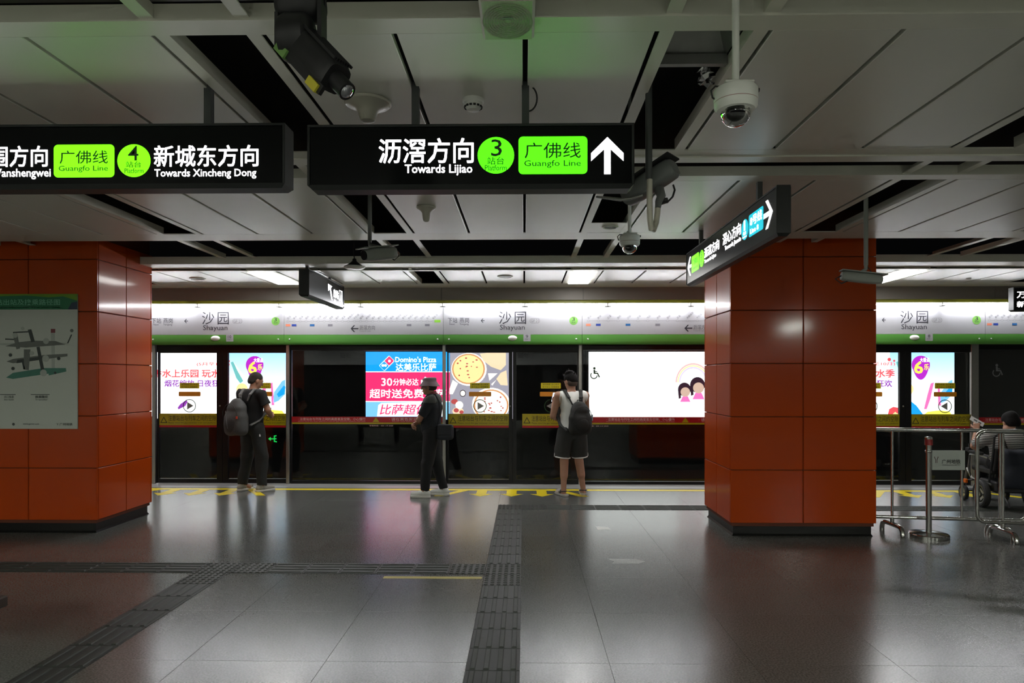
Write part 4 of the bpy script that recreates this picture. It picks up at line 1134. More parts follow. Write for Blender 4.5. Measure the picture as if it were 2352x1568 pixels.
def bullet(label, c, az_, el, L, w, h, m, pole_x, pole_y, pole_top, polem, hood=True, cable=True):
    R = Matrix.Rotation(az_, 3, 'Z') @ Matrix.Rotation(el, 3, 'X')
    t = thing('bullet_camera', label, 'camera', (c[0], c[1], c[2]), group='long bullet cameras under the ceiling')
    part('housing', housing_mb(L, w, h, R, c), m, t, smooth=50)
    if hood:
        cc = Vector(c)+R @ Vector((0, .01, h/2+.004))
        part('sun_hood', MB().obox(cc, (w/2+.006, L/2+.018, .004), R), m, t)
    f_ = Vector(c)+R @ Vector((0, L/2*.99, 0)); g_ = Vector(c)+R @ Vector((0, L/2+.006, 0))
    part('lens_window', MB().cyl(f_, g_, h*.36, n=18), M_blackframe, t)
    top = Vector((pole_x, pole_y, c[2]+h/2+.06))
    part('pole', MB().cyl((pole_x, pole_y, pole_top), top, .016, n=14), polem, t, smooth=True)
    part('bracket', MB().tube([top+Vector((0, 0, .005)), top+Vector((0, 0, -.03)), Vector(c)+R @ Vector((0, -.01, h/2))], .014, 10), polem, t, smooth=True)
    if cable:
        b_ = Vector(c)+R @ Vector((0, -L/2, 0))
        part('cable', MB().tube([top+Vector((0, 0, .0)), top+Vector((.03, -.02, -.05)), b_+Vector((0, 0, -.06)), b_+R @ Vector((0, -.04, -.03)), b_], .005, 8), M_rubber, t, smooth=True)
    return t
M_camgrey = mat('camera_grey', (0.16, 0.17, 0.165), 0.45, noise=(8, .08))
M_camgreen = mat('camera_greygreen', (0.30, 0.32, 0.29), 0.5, noise=(8, .08))
c = at(1978, 638, 5.2)
t = bullet('grey bullet camera hanging before the right orange pillar', c, math.radians(-98), math.radians(-8), .29, .085, .075, M_camgreen, at(1989, 600, 5.2)[0], 5.2, 3.0, M_camgreen)
c = at(872, 583, 5.2)
t = bullet('pale bullet camera hanging below the left end of the platform 3 sign', c, math.radians(140), math.radians(-12), .30, .10, .10, M_camgreen, at(846, 560, 5.2)[0], 5.25, 3.76, M_camgrey)
# big dark camera with its conduit beside the platform 3 sign
c = at(1492, 420, 3.45)
t = thing('bullet_camera', 'big dark camera with a looping pale conduit right of the platform 3 sign', 'camera', c, group='long bullet cameras under the ceiling')
R = Matrix.Rotation(math.radians(52), 3, 'Z') @ Matrix.Rotation(math.radians(-22), 3, 'X')
px_ = at(1492, 300, 3.2)[0]
part('housing', housing_mb(.30, .12, .10, R, c, taper=.9), M_camgrey, t, smooth=50)
part('sun_hood', MB().obox(Vector(c)+R @ Vector((0, .0, .055)), (.066, .165, .004), R), M_rubber, t)
part('pole', MB().cyl((px_, 3.22, 3.2), (px_, 3.22, at(1492, 412, 3.22)[2]), .0165, n=16), M_post, t, smooth=True)
q = [at(1492, 412, 3.22), at(1492, 470, 3.22), at(1493, 505, 3.22), at(1496, 526, 3.24), at(1501, 528, 3.26), at(1507, 512, 3.28), at(1510, 490, 3.30), at(1511, 478, 3.30)]
part('conduit', MB().tube([(p[0], p[1], p[2]) for p in q], .014, 12), M_cream, t, smooth=True)
q = [at(1511, 478, 3.30), at(1513, 462, 3.32), at(1519, 450, 3.36), at(1514, 436, 3.40)]
part('bracket', MB().tube(q, [.014, .018, .022, .026], 12), M_camgrey, t, smooth=True)
q = [at(1546, 424, 3.42), at(1550, 436, 3.42), at(1545, 452, 3.40), at(1533, 464, 3.36), at(1520, 468, 3.32)]
part('cable', MB().tube(q, .005, 8), M_rubber, t, smooth=True)
p = at(1524, 462, 3.36); part('connector', MB().cyl((p[0]-.012, p[1], p[2]), (p[0]+.02, p[1], p[2]+.004), .014, n=12), M_rubber, t)
q = [at(1476, 448, 3.40), at(1450, 455, 3.42), at(1425, 458, 3.44), at(1400, 455, 3.46), at(1370, 452, 3.5)]
part('foil_cable', MB().tube(q, [.006, .008, .009, .008, .006], 10), M_alum, t, smooth=True)

# saucer shaped fitting hung far back
c = at(814, 610, 7.4)
t = thing('saucer_antenna', 'white saucer with a black cap hanging beside the exit sign', 'antenna', (c[0], 7.4, c[2]-.03))
part('saucer', MB().lathe([(.02, -.035), (.10, -.032), (.115, -.02), (.112, -.008), (.06, .0)], (c[0], 7.4, c[2]), None, 28), M_whitepl, t, smooth=True)
part('cap', MB().lathe([(.10, -.006), (.06, .02), (.025, .05), (.02, .075), (.004, .085)], (c[0], 7.4, c[2]), None, 24), M_rubber, t, smooth=True)
part('stem', MB().tube([(c[0], 7.4, c[2]+.08), (c[0]-.01, 7.4, c[2]+.14), (c[0]+.02, 7.4, 3.76)], .006, 8), M_rubber, t, smooth=True)

# mushroom antennas and smoke detector on the ceiling
def mushroom(u, v, label, r, stalk):
    k = (ZA-EYE)/((868-v)/F); x, y_ = at(u, v, k)[0], k
    t = thing('ceiling_antenna', label, 'antenna', (x, y_, ZA-stalk), group='cream mushroom antennas on the ceiling')
    part('flange', MB().lathe([(r, -.002), (r, -.008), (r*.96, -.014)], (x, y_, ZA), None, 36), M_cream, t, smooth=True)
    part('stalk', MB().lathe([(r*.95, -.014), (r*.78, -.022), (r*.55, -.034), (r*.42, -.05), (r*.36, -stalk*.75), (r*.30, -stalk*.93), (r*.15, -stalk)], (x, y_, ZA), None, 32), M_cream, t, smooth=True)
mushroom(845, 232, 'large cream mushroom antenna on the ceiling below the black projector', .115, .10)
mushroom(979, 474, 'small cream mushroom antenna on the ceiling under the platform 3 sign', .078, .12)
k = (ZA-EYE)/((868-228)/F); x, y_ = at(1087, 230, k)[0], k
t = thing('smoke_detector', 'white round smoke detector between the hangers of the platform 3 sign', 'smoke detector', (x, y_, ZA-.05))
part('base', MB().lathe([(.052, 0), (.052, -.012), (.046, -.018)], (x, y_, ZA), None, 28), M_whitepl, t, smooth=True)
part('cup', MB().lathe([(.046, -.018), (.047, -.03), (.036, -.042), (.030, -.052), (.01, -.054)], (x, y_, ZA), None, 28), M_whitepl, t, smooth=True)
sl = MB()
for i in range(14):
    a = 2*PI*i/14; sl.obox((x+.042*math.cos(a), y_+.042*math.sin(a), ZA-.0375), (.003, .006, .004), Matrix.Rotation(a, 3, 'Z'))
part('slots', sl, M_rubber, t)
# square loudspeaker at the top edge
x = at(1166, 20, 2.47)[0]
t = thing('ceiling_speaker', 'square cream loudspeaker with ring grille at the top edge', 'speaker', (x, 2.47, ZA-.05))
part('box', MB().cbox(x-.10, x+.10, 2.33, 2.615, ZA-.045, ZA-.001, .01), M_cream, t)
gr = MB()
for i in range(9):
    r = .012+.0095*i; n = 40
    gr.add([(x+r*math.cos(2*PI*j/n), 2.475+r*1.3*math.sin(2*PI*j/n), ZA-.0475) for j in range(n)]+[(x+(r+.005)*math.cos(2*PI*j/n), 2.475+(r+.005)*1.3*math.sin(2*PI*j/n), ZA-.0475) for j in range(n)], [(j, (j+1) % n, n+(j+1) % n, n+j) for j in range(n)])
part('ring_grille', gr, mat('grille_shadow', (.33, .32, .26), .6, noise=(9, .1)), t)
part('badge', MB().cbox(x-.02, x+.02, 2.44, 2.45, ZA-.049, ZA-.0455, .0005), M_camgrey, t)
# recessed round speakers in the far ceiling and a ring downlight
def grille(u, v, label, z=ZC, r=.10):
    k = (z-EYE)/((868-v)/F); x, y_ = at(u, v, k)[0], k
    t = thing('round_speaker', label, 'speaker', (x, y_, z-.012), group='round speakers in the far ceiling')
    part('rim', MB().lathe([(r, 0), (r, -.008), (r*.85, -.014), (r*.8, -.006)], (x, y_, z), None, 28), M_whitepl, t, smooth=True)
    part('mesh_plate', MB().lathe([(r*.82, -.002), (r*.82, -.007), (.01, -.009)], (x, y_, z), None, 28), M_camgrey, t)
grille(454, 637, 'round recessed speaker in the far ceiling near the left pillar')
grille(1160, 634, 'round recessed speaker in the middle of the far ceiling')
grille(2225, 641, 'round recessed speaker in the far ceiling past the right pillar', r=.03)
k = (ZA-EYE)/((868-522)/F); x, y_ = at(1401, 522, k)[0], k
t = thing('ring_downlight', 'unlit round downlight in the ceiling slot above the small dome camera', 'downlight', (x, y_, ZA-.01))
part('plate', MB().box(PER[6]+.066, PER[6]+.374, 5.90, 6.285, ZA+.001, ZA+.006), M_edge, t)
part('ring', MB().lathe([(.075, .0), (.075, -.006), (.06, -.01), (.055, .0)], (x, y_, ZA+.001), None, 28), M_whitepl, t, smooth=True)
part('lamp_face', MB().lathe([(.056, -.001), (.05, -.004), (.01, -.005)], (x, y_, ZA+.001), None, 24), M_camgrey, t)
# duct hood and crumpled foil inside the open ceiling slot
o0 = PER[6]
t = thing('duct_hood', 'grey metal duct hood inside the ceiling slot beside the large dome camera', 'duct', (o0+.22, 2.85, 3.0))
x0, x1 = o0+.07, o0+.37
part('hood', MB().add([(x0, 2.66, 3.03), (x1, 2.66, 3.03), (x1, 3.0, 3.03), (x0, 3.0, 3.03), (x0+.06, 2.70, 3.16), (x1-.08, 2.70, 3.16), (x1-.08, 2.86, 3.16), (x0+.06, 2.86, 3.16)], [(0,1,5,4), (1,2,6,5), (2,3,7,6), (3,0,4,7)]).box(x0, x1, 2.97, 3.0, 2.985, 3.03), mat('galvanised', (.30, .30, .29), .5, metal=.6, noise=(14, .2)), t)
part('throat', MB().box(x0+.06, x1-.08, 2.70, 2.86, 3.16, 3.5), M_alum, t)
rr = random.Random(5); fo = MB(); n, m_ = 9, 6
c = at(1622, 172, 3.15); vs = []
for i in range(n):
    for j in range(m_):
        vs.append((c[0]-.03+.06*j/(m_-1)+rr.uniform(-.012, .012), 3.15+rr.uniform(-.02, .02), c[2]-.05+.10*i/(n-1)+rr.uniform(-.008, .008)))
fo.add(vs, [(i*m_+j, i*m_+j+1, (i+1)*m_+j+1, (i+1)*m_+j) for i in range(n-1) for j in range(m_-1)])
single('crumpled_foil', fo, mat('foil', (.75, .75, .76), .22, metal=1, noise=(20, .1)), 'crumpled silver foil hanging in the ceiling slot beside the large dome camera', 'foil')

# black projector at the upper left
c0 = Vector(at(690, 95, 1.95)); c1 = Vector(at(800, 213, 1.87))
t = thing('projector_lamp', 'black tubular projector hanging at the upper left', 'projector', tuple(c0))
M_proj = mat('projector_black', (.008, .008, .009), .5, noise=(30, .3))
ax = (c1-c0).normalized(); R = ax.to_track_quat('Y', 'Z').to_matrix(); Lp = (c1-c0).length
part('body', housing_mb(Lp*.80, .092, .092, R, c0+ax*Lp*.35, taper=1.0), M_proj, t, smooth=50)
fins = MB()
for i in range(8):
    fins.obox(c0+ax*Lp*.35+R @ Vector((0, 0, .048))*1.0+R @ Vector((-.035+.01*i, 0, 0)), (.002, Lp*.36, .004), R)
part('fins', fins, M_proj, t)
part('head', MB().lathe([(.06, -.045), (.068, -.03), (.068, .03), (.055, .045), (.03, .05)], c0-ax*.015, Matrix.Rotation(PI/2, 3, 'Y'), 24), M_proj, t, smooth=True)
part('lens_barrel', MB().cyl(c0+ax*Lp*.72, c0+ax*Lp*.98, .026, n=20), M_proj, t, smooth=True)
part('lens', MB().lathe([(.020, 0), (.016, .004), (.006, .007)], c0+ax*Lp*.98, ax.to_track_quat('Z', 'Y').to_matrix(), 20), mat('lens_glass', (.5, .5, .55), .06, metal=.9, noise=(60, .3)), t, smooth=True)
part('lens_collar', MB().cyl(c0+ax*Lp*.66, c0+ax*Lp*.74, .038, n=20), mat('violet_metal', (.10, .10, .22), .4, noise=(30, .3)), t)
dn = -ax.cross(Vector((0, 1, 0))).normalized()*.052+Vector((0, -.022, 0))
part('side_rail', MB().obox(c0+ax*Lp*.34+dn, (.006, Lp*.46, .014), R), M_proj, t)
part('label', MB().obox(c0+ax*Lp*.66+dn*1.12, (.009, .024, .012), R), mat('yellow_label', srgb(190, 180, 50), .5, noise=(20, .1)), t)
part('label', MB().obox(c0-ax*Lp*.0+dn*1.12, (.009, .026, .013), R), mat('green_label', srgb(110, 150, 80), .5, noise=(20, .1)), t)
b0 = Vector(at(690, 20, 1.97))
part('yoke', MB().obox((b0.x, b0.y, b0.z+.06), (.058, .03, .075)).lathe([(.03, -.07), (.05, -.05), (.05, .05), (.03, .07)], (b0.x, b0.y+.005, b0.z+.01), Matrix.Rotation(PI/2, 3, 'Y'), 20), M_proj, t, smooth=45)
part('yoke_arm', MB().obox(c0+Vector((.062, .005, .02)), (.006, .028, .09)).obox(c0+Vector((-.066, .005, .03)), (.005, .02, .05)), M_proj, t)
part('clamp', MB().cyl((b0.x, b0.y, b0.z+.13), (b0.x, b0.y, ZA+.01), .02, n=14), M_proj, t)
part('cable', MB().tube([b0+Vector((.05, 0, .10)), b0+Vector((.075, 0, .05)), b0+Vector((.07, .01, -.02)), c0+Vector((.06, .02, -.03)), c0+Vector((.03, .02, -.06))], .004, 8), M_proj, t, smooth=True)

# ------------------------------------------------------------------ steel barrier, stanchion, bench
def barrier(A, B, posts, bars, label):
    A, B = Vector(A), Vector(B); d = (B-A); L = d.length; ux = d/L
    nrm = Vector((ux.y, -ux.x, 0))
    t = thing('barrier', label, 'barrier', (A.x, A.y, 0), group='polished steel queue barriers')
    z0, z1, r, rc = .165, 1.068, .0195, .075
    pth = []
    for cx, cz, a0 in ((L-rc, z1-rc, 0), (rc, z1-rc, PI/2), (rc, z0+rc, PI), (L-rc, z0+rc, 1.5*PI)):
        for i in range(7):
            a = a0+PI/2*i/6
            pth.append(A+ux*(cx+rc*math.cos(a))+Vector((0, 0, cz+rc*math.sin(a))))
    part('frame', MB().tube(pth, r, 14, closed=True), M_steel, t, smooth=True)
    for b in bars:
        p = A+ux*b; part('bar', MB().cyl((p.x, p.y, z0), (p.x, p.y, z1), .0125, n=12), M_steel, t, smooth=True)
    for b in posts:
        p = A+ux*b
        part('bar', MB().cyl((p.x, p.y, z0), (p.x, p.y, z1), .0135, n=12), M_steel, t, smooth=True)
        part('leg', MB().cyl((p.x, p.y, .075), (p.x, p.y, z0), .019, n=14), M_steel, t, smooth=True)
        dd = (nrm*.97+ux*.24).normalized(); h = .165; q = []
        for s_, zz in ((-1.0, .0), (-1.0, .03), (-.96, .06), (-.84, .085), (-.66, .095), (0, .092), (.62, .088), (.84, .075), (.96, .045), (1.0, .0)):
            q.append(p+dd*(h*s_)+Vector((0, 0, zz)))
        part('foot', MB().tube(q, .024, 14), M_steel, t, smooth=True)
    return t
barrier((3.585, 7.03, 0), (5.06, 6.83, 0), (.225, 1.24), (.885,), 'polished steel barrier reaching right from the orange pillar')
barrier((4.525, 6.775, 0), (6.0, 6.57, 0), (.235, 1.24), (.74,), 'nearer polished steel barrier cut by the right edge')
sx_, sy_ = at(2133, 1200, 6.84)[0], 6.84
t = thing('stanchion', 'steel stanchion post with red belt head and a metro name plate', 'stanchion', (sx_, sy_, 0))
part('base', MB().lathe([(.182, 0), (.182, .028), (.175, .036), (.09, .045), (.06, .05), (.03, .052)], (sx_, sy_, 0), None, 44), M_steel, t, smooth=True)
part('post', MB().cyl((sx_, sy_, .045), (sx_, sy_, .935), .0275, n=24), M_steel, t, smooth=True)
part('belt_head', MB().cyl((sx_, sy_, .925), (sx_, sy_, .985), .036, n=24), mat('belt_red', (.30, .02, .02), .45, noise=(20, .15)), t, smooth=True)
part('cap', MB().lathe([(.036, .985), (.036, 1.0), (.028, 1.008), (.01, 1.01)], (sx_, sy_, 0), None, 24), M_steel, t, smooth=True)
part('clip', MB().lathe([(.031, .848), (.034, .852), (.034, .868), (.031, .872)], (sx_, sy_, 0), None, 20), M_steel, t, smooth=True)
pl = thing('name_plate', 'grey plate with a metro logo fixed to the stanchion', 'sign plate', (sx_+.2, sy_, .66))
a, b = at(2141, 1079, sy_), at(2216, 1034, sy_)
part('plate', MB().cbox(a[0], b[0], sy_-.004, sy_+.004, a[2], b[2], .001), mat('plate_grey', (.45, .49, .46), .4, noise=(6, .05)), pl)
def g(u, v): q = at(u, v, sy_-.004); return (q[0], q[2])
part('lettering', text_mb('广州地铁', g(2163, 0)[0], g(2206, 0)[0], g(0, 1060)[1], g(0, 1050)[1], sy_-.004, .01), M_print, pl)
part('lettering', text_mb('GUANGZHOU METRO', g(2164, 0)[0], g(2206, 0)[0], g(0, 1064)[1], g(0, 1061.5)[1], sy_-.004, .01), M_pgrey, pl)
for s_ in (-1, 1):
    c_ = 2150.5
    part('logo_stroke', MB().flat([g(c_+s_*1.0, 1063), g(c_+s_*2.2, 1063), g(c_+s_*2.2, 1056), g(c_+s_*5.0, 1049), g(c_+s_*3.6, 1048), g(c_+s_*1.0, 1055.5)], sy_-.004, .001), mat('logo_maroon', (.09, .03, .03), .5, noise=(20, .1)), pl)
# end of a bench at the left edge
t = thing('bench', 'end of a dark brown bench at the lower left edge', 'bench', (-3.45, 3.35, 0))
M_wood = mat('dark_wood', (.035, .018, .010), .4, noise=(8, .4))
for k in range(3):
    part('slat', MB().cbox(-4.2, -2.78, 3.16+.14*k, 3.29+.14*k, .372, .43, .006), M_wood, t)
for x in (-4.1, -3.2):
    part('leg', MB().cbox(x-.03, x+.03, 3.2, 3.52, 0, .37, .004), M_blackframe, t)

# ------------------------------------------------------------------ bodies: smooth blends of tapered limbs turned into one skin
def V3(*a): return np.array(a, dtype=float)
def rotm(ax, deg):
    return np.array(Matrix.Rotation(math.radians(deg), 3, ax))
class Blend:
    def __init__(self, res=.007): self.p = []; self.res = res; self.cuts = []
    def cone(self, a, b, ra, rb, k=.02, flat=0, sub=False):
        self.p.append(('c', np.array(a, float), np.array(b, float), ra, rb, k, flat, sub)); return self
    def ell(self, c, r, R=None, k=.03, sub=False):
        self.p.append(('e', np.array(c, float), np.array(r, float), np.eye(3) if R is None else R, None, k, 0, sub)); return self
    def box(self, c, h, R=None, rd=.01, k=.015, sub=False):
        self.p.append(('b', np.array(c, float), np.array(h, float), np.eye(3) if R is None else R, rd, k, 0, sub)); return self
    def cut(self, pt, n): self.cuts.append((np.array(pt, float), np.array(n, float)/np.linalg.norm(n))); return self
    def build(self, name, wrinkle=0.0, seed=0):
        h = self.res; los, his = [], []
        for q in self.p:
            if q[7]: continue
            if q[0] == 'c':
                r = max(q[3], q[4]); los.append(np.minimum(q[1], q[2])-r); his.append(np.maximum(q[1], q[2])+r)
            else:
                e = np.abs(q[3]) @ (q[2]+(q[4] or 0)); los.append(q[1]-e); his.append(q[1]+e)
        lo = np.min(los, 0)-4*h-.01; hi = np.max(his, 0)+4*h+.01
        n = np.ceil((hi-lo)/h).astype(int)+1
        D = np.full(n, 1.0, dtype=np.float32)
        ax = [lo[i]+h*np.arange(n[i]) for i in range(3)]
        for q in self.p:
            kind, A_, B_, C_, E_, k, flat, sub = q
            if kind == 'c':
                r = max(C_, E_); l0 = np.minimum(A_, B_)-r; h0 = np.maximum(A_, B_)+r
            else:
                e = np.abs(C_) @ (B_+(E_ or 0)); l0 = A_-e; h0 = A_+e
            pad = k*1.5+4*h
            i0 = np.clip(np.floor((l0-pad-lo)/h).astype(int), 0, n-1); i1 = np.clip(np.ceil((h0+pad-lo)/h).astype(int)+1, 1, n)
            sl = tuple(slice(i0[j], i1[j]) for j in range(3))
            X, Y, Z = np.meshgrid(ax[0][sl[0]], ax[1][sl[1]], ax[2][sl[2]], indexing='ij')
            Pp = np.stack([X, Y, Z], -1)
            if kind == 'c':
                ab = B_-A_; L2 = ab@ab; t_ = np.clip(((Pp-A_)@ab)/L2, 0, 1)
                d = np.linalg.norm(Pp-A_-t_[..., None]*ab, axis=-1)-(C_+(E_-C_)*t_)
                u_ = ab/math.sqrt(L2)
                if flat & 1: d = np.maximum(d, (Pp-B_)@u_)
                if flat & 2: d = np.maximum(d, (A_-Pp)@u_)
            elif kind == 'e':
                Q = (Pp-A_)@C_
                k0 = np.linalg.norm(Q/B_, axis=-1); k1 = np.linalg.norm(Q/(B_**2), axis=-1)+1e-9
                d = k0*(k0-1)/k1
            else:
                Q = np.abs((Pp-A_)@C_)-(B_-E_)
                d = np.linalg.norm(np.maximum(Q, 0), axis=-1)+np.minimum(Q.max(-1), 0)-E_
            cur = D[sl]
            if sub:
                d = -d; hh = np.clip(.5+.5*(d-cur)/k, 0, 1) if k > 0 else (d > cur)*1.0
                D[sl] = cur*(1-hh)+d*hh+k*hh*(1-hh)
            else:
                hh = np.clip(.5+.5*(cur-d)/k, 0, 1)
                D[sl] = cur*(1-hh)+d*hh-k*hh*(1-hh)
        X, Y, Z = np.meshgrid(ax[0], ax[1], ax[2], indexing='ij')
        if wrinkle:
            rs = np.random.RandomState(seed)
            for _ in range(7):
                w = rs.normal(size=3)*np.array([20, 20, 12]); ph = rs.uniform(0, 6.3)
                D += (wrinkle*.4*np.sin(X*w[0]+Y*w[1]+Z*w[2]+ph)).astype(np.float32)
        for pt, nn in self.cuts:
            D = np.maximum(D, ((X-pt[0])*nn[0]+(Y-pt[1])*nn[1]+(Z-pt[2])*nn[2]).astype(np.float32))
        ins = D < 0
        s8 = np.zeros(np.array(D.shape)-1, dtype=np.int8)
        for a in (0, 1):
            for b in (0, 1):
                for c in (0, 1):
                    s8 += ins[a:a+s8.shape[0], b:b+s8.shape[1], c:c+s8.shape[2]]
        ci, cj, ck = np.nonzero((s8 > 0) & (s8 < 8))
        pos = np.zeros((len(ci), 3)); cnt = np.zeros(len(ci))
        cor = [(a, b, c) for a in (0, 1) for b in (0, 1) for c in (0, 1)]
        for p_ in cor:
            for q_ in cor:
                if p_ < q_ and sum(abs(p_[i]-q_[i]) for i in range(3)) == 1:
                    f0 = D[ci+p_[0], cj+p_[1], ck+p_[2]]; f1 = D[ci+q_[0], cj+q_[1], ck+q_[2]]
                    m = (f0 < 0) != (f1 < 0)
                    t_ = np.where(m, f0/np.where(m, f0-f1, 1), 0)
                    for i in range(3): pos[:, i] += np.where(m, p_[i]+t_*(q_[i]-p_[i]), 0)
                    cnt += m
        pos = pos/cnt[:, None]+np.stack([ci, cj, ck], 1)
        verts = lo+pos*h
        idx = np.full(s8.shape, -1, dtype=np.int64); idx[ci, cj, ck] = np.arange(len(ci))
        faces = []
        for axx in range(3):
            o1, o2 = (axx+1) % 3, (axx+2) % 3
            sa = [slice(None)]*3; sb = [slice(None)]*3
            sa[axx] = slice(0, -1); sb[axx] = slice(1, None)
            A0 = ins[tuple(sa)]; B0 = ins[tuple(sb)]
            e = np.stack(np.nonzero(A0 != B0), 1)
            ok = (e[:, o1] > 0) & (e[:, o2] > 0) & (e[:, o1] < s8.shape[o1]) & (e[:, o2] < s8.shape[o2])
            e = e[ok]; fl = A0[e[:, 0], e[:, 1], e[:, 2]]
            q4 = []
            for d1, d2 in ((1, 1), (0, 1), (0, 0), (1, 0)):
                w = e.copy(); w[:, o1] -= d1; w[:, o2] -= d2
                q4.append(idx[w[:, 0], w[:, 1], w[:, 2]])
            q4 = np.stack(q4, 1); q4 = np.where(fl[:, None], q4, q4[:, ::-1])
            faces.append(q4[(q4 >= 0).all(1)])
        faces = np.concatenate(faces)
        me = bpy.data.meshes.new(name)
        me.from_pydata(verts.tolist(), [], faces.tolist())
        me.shade_smooth(); me.validate(); me.update()
        return me

def hand(B, w, d, nrm, side, curl=.6, s=1.0, skipthumb=False):
    """palm and five fingers from wrist w along d; nrm = direction the palm faces; side = +1 thumb towards cross(d, nrm)"""
    d = np.array(d, float); d /= np.linalg.norm(d); nrm = np.array(nrm, float); nrm -= d*(nrm@d); nrm /= np.linalg.norm(nrm)
    sd = np.cross(d, nrm)*side
    for o_, r_ in ((-.026, .014), (-.009, .015), (.009, .015), (.026, .014)):
        B.cone(w+sd*o_*.5, w+d*.08*s+sd*o_*s, .016*s, r_*s, .012)
    for i, (o_, L_) in enumerate(((.027, .070), (.009, .080), (-.009, .074), (-.026, .058))):
        b0 = w+d*.082*s+sd*o_*s
        a1 = curl*1.0; a2 = curl*2.2
        e1 = d*math.cos(a1)+nrm*math.sin(a1); e2 = d*math.cos(a2)+nrm*math.sin(a2)
        m_ = b0+e1*L_*.5*s
        B.cone(b0, m_, .0092*s, .0085*s, .004); B.cone(m_, m_+e2*L_*.5*s, .0085*s, .0070*s, .004)
    if not skipthumb:
        tb = w+d*.03*s+sd*.024*s; t1 = tb+(d*.6+sd*.7+nrm*.35)*.04*s
        B.cone(tb, t1, .013*s, .011*s, .008); B.cone(t1, t1+(d*.8+sd*.2+nrm*.5)*.032*s, .0105*s, .008*s, .004)

def head(B, c, R, s=1.0):
    """head centred at c; R turns the face (local +y)"""
    T = lambda x, y, z: c+R@(np.array([x, y, z])*s)
    B.ell(T(0, -.008, .025), np.array([.076, .094, .090])*s, R, .02)
    B.ell(T(0, .022, -.03), np.array([.062, .072, .085])*s, R, .03)
    B.cone(T(0, .055, -.085), T(0, .06, -.09), .027*s, .022*s, .03)          # chin
    B.cone(T(0, .092, .005), T(0, .110, -.026), .009*s, .014*s, .012)         # nose
    B.cone(T(-.016, .092, -.062), T(.016, .092, -.062), .008*s, .008*s, .008) # lips
    for sx in (-1, 1):
        B.cone(T(sx*.012, .090, .022), T(sx*.045, .078, .022), .010*s, .009*s, .012)  # brow
        B.ell(T(sx*.078, -.005, -.012), np.array([.010, .020, .032])*s, R@rotm('Z', sx*-18), .006)  # ear
        B.ell(T(sx*.032, .098, .004), np.array([.017, .014, .010])*s, R, .008, sub=True)  # eye socket
    return T

def person(label, loc, rotz):
    t = thing('person', label, 'person', loc, rotz)
    OFF[t.name] = None
    return t
def eyes(t, T, me=None):
    for sx in (-1, 1):
        c = T(sx*.032, .083, .004)
        part('eye', MB().lathe([(.001, -.010), (.007, -.0075), (.010, 0), (.007, .0075), (.001, .010)], tuple(c), None, 12), mat('eye_white', (.55, .52, .5), .3, noise=(200, .05)), t, smooth=True)
        c = T(sx*.032, .0915, .004)
        part('iris', MB().lathe([(.001, -.004), (.004, 0), (.001, .004)], tuple(c), None, 10), M_rubber, t, smooth=True)

def shoe(t, an, d, m, sole_m, s=1.0, name='shoe', sole=.022):
    """lace-up shoe below the ankle point, toe towards d; upper, sole, laces"""
    d = np.array([d[0], d[1], 0.0]); d /= np.linalg.norm(d); sdv = np.array([-d[1], d[0], 0])
    a = np.array([an[0], an[1], 0.0])
    B = Blend(.006)
    B.cone(a-d*.045+V3(0, 0, .055), a+d*.02+V3(0, 0, .06), .04*s, .042*s, .02)
    B.cone(a+d*.03+V3(0, 0, .055), a+d*.155+V3(0, 0, .042), .044*s, .036*s, .02)
    B.cone(a-d*.02+V3(0, 0, .06), a-d*.02+V3(0, 0, .105), .042*s, .040*s, .015, flat=1)
    B.cut((0, 0, .016), (0, 0, -1))
    up = part(name, B.build(name), m, t, world=False)
    Bs = Blend(.006)
    Bs.cone(a-d*.045+V3(0, 0, .02), a+d*.15+V3(0, 0, .02), .043*s, .046*s, .01)
    Bs.cut((0, 0, sole+.012), (0, 0, 1)); Bs.cut((0, 0, .0), (0, 0, -1))
    part('sole', Bs.build('sole'), sole_m, up, world=False)
    lc = MB()
    for i in range(4):
        q = a+d*(.05+.022*i)+V3(0, 0, .098-.007*i)
        lc.tube([tuple(q-sdv*.022-V3(0, 0, .006)), tuple(q), tuple(q+sdv*.022-V3(0, 0, .006))], .0035, 6)
    part('laces', lc, sole_m, up, world=False)

M_skin = mat('skin', (.42, .225, .15), .5, noise=(30, .08), spec=.4)
M_skin2 = mat('skin_tan', (.34, .17, .105), .5, noise=(30, .08), spec=.4)
M_hair = mat('hair_black', (.008, .007, .007), .75, spec=.15, noise=(120, .5), bump=(180, .6))
M_hairg = mat('hair_cropped', (.040, .034, .030), .8, spec=.15, noise=(160, .5), bump=(220, .5))

# ------------------------------------------------------------------ man with the grey backpack
t = person('man in a black shirt wearing a grey backpack, standing left', (-3.84, 9.42, 0), math.radians(-26))
hp = V3(0, 0, .90)
knL, anL = V3(-.135, .035, .49), V3(-.165, -.03, .085); knR, anR = V3(.13, .05, .49), V3(.15, .03, .085)
hL, hR = V3(-.09, 0, .90), V3(.09, 0, .90)
shL, shR = V3(-.185, -.01, 1.375), V3(.185, -.01, 1.375)
elL, wrL = V3(-.235, .02, 1.12), V3(-.07, .24, 1.10); elR, wrR = V3(.275, .03, 1.15), V3(.17, .19, 1.05)
hc = V3(.01, .055, 1.565); RH = rotm('Z', -22)@rotm('X', -22)
B = Blend(.0065)
B.ell((0, 0, .95), (.145, .105, .12)).ell((0, .0, 1.10), (.14, .10, .16)).ell((0, -.005, 1.27), (.165, .105, .16))
B.cone(shL, shR, .055, .055, .04); B.cone(V3(0, -.01, 1.38), V3(.005, .03, 1.50), .058, .052, .03)
T1 = head(B, hc, RH)
for a, b, c in ((shL, elL, wrL), (shR, elR, wrR)):
    B.cone(a, b, .048, .040, .02); B.cone(b, c, .041, .028, .01)
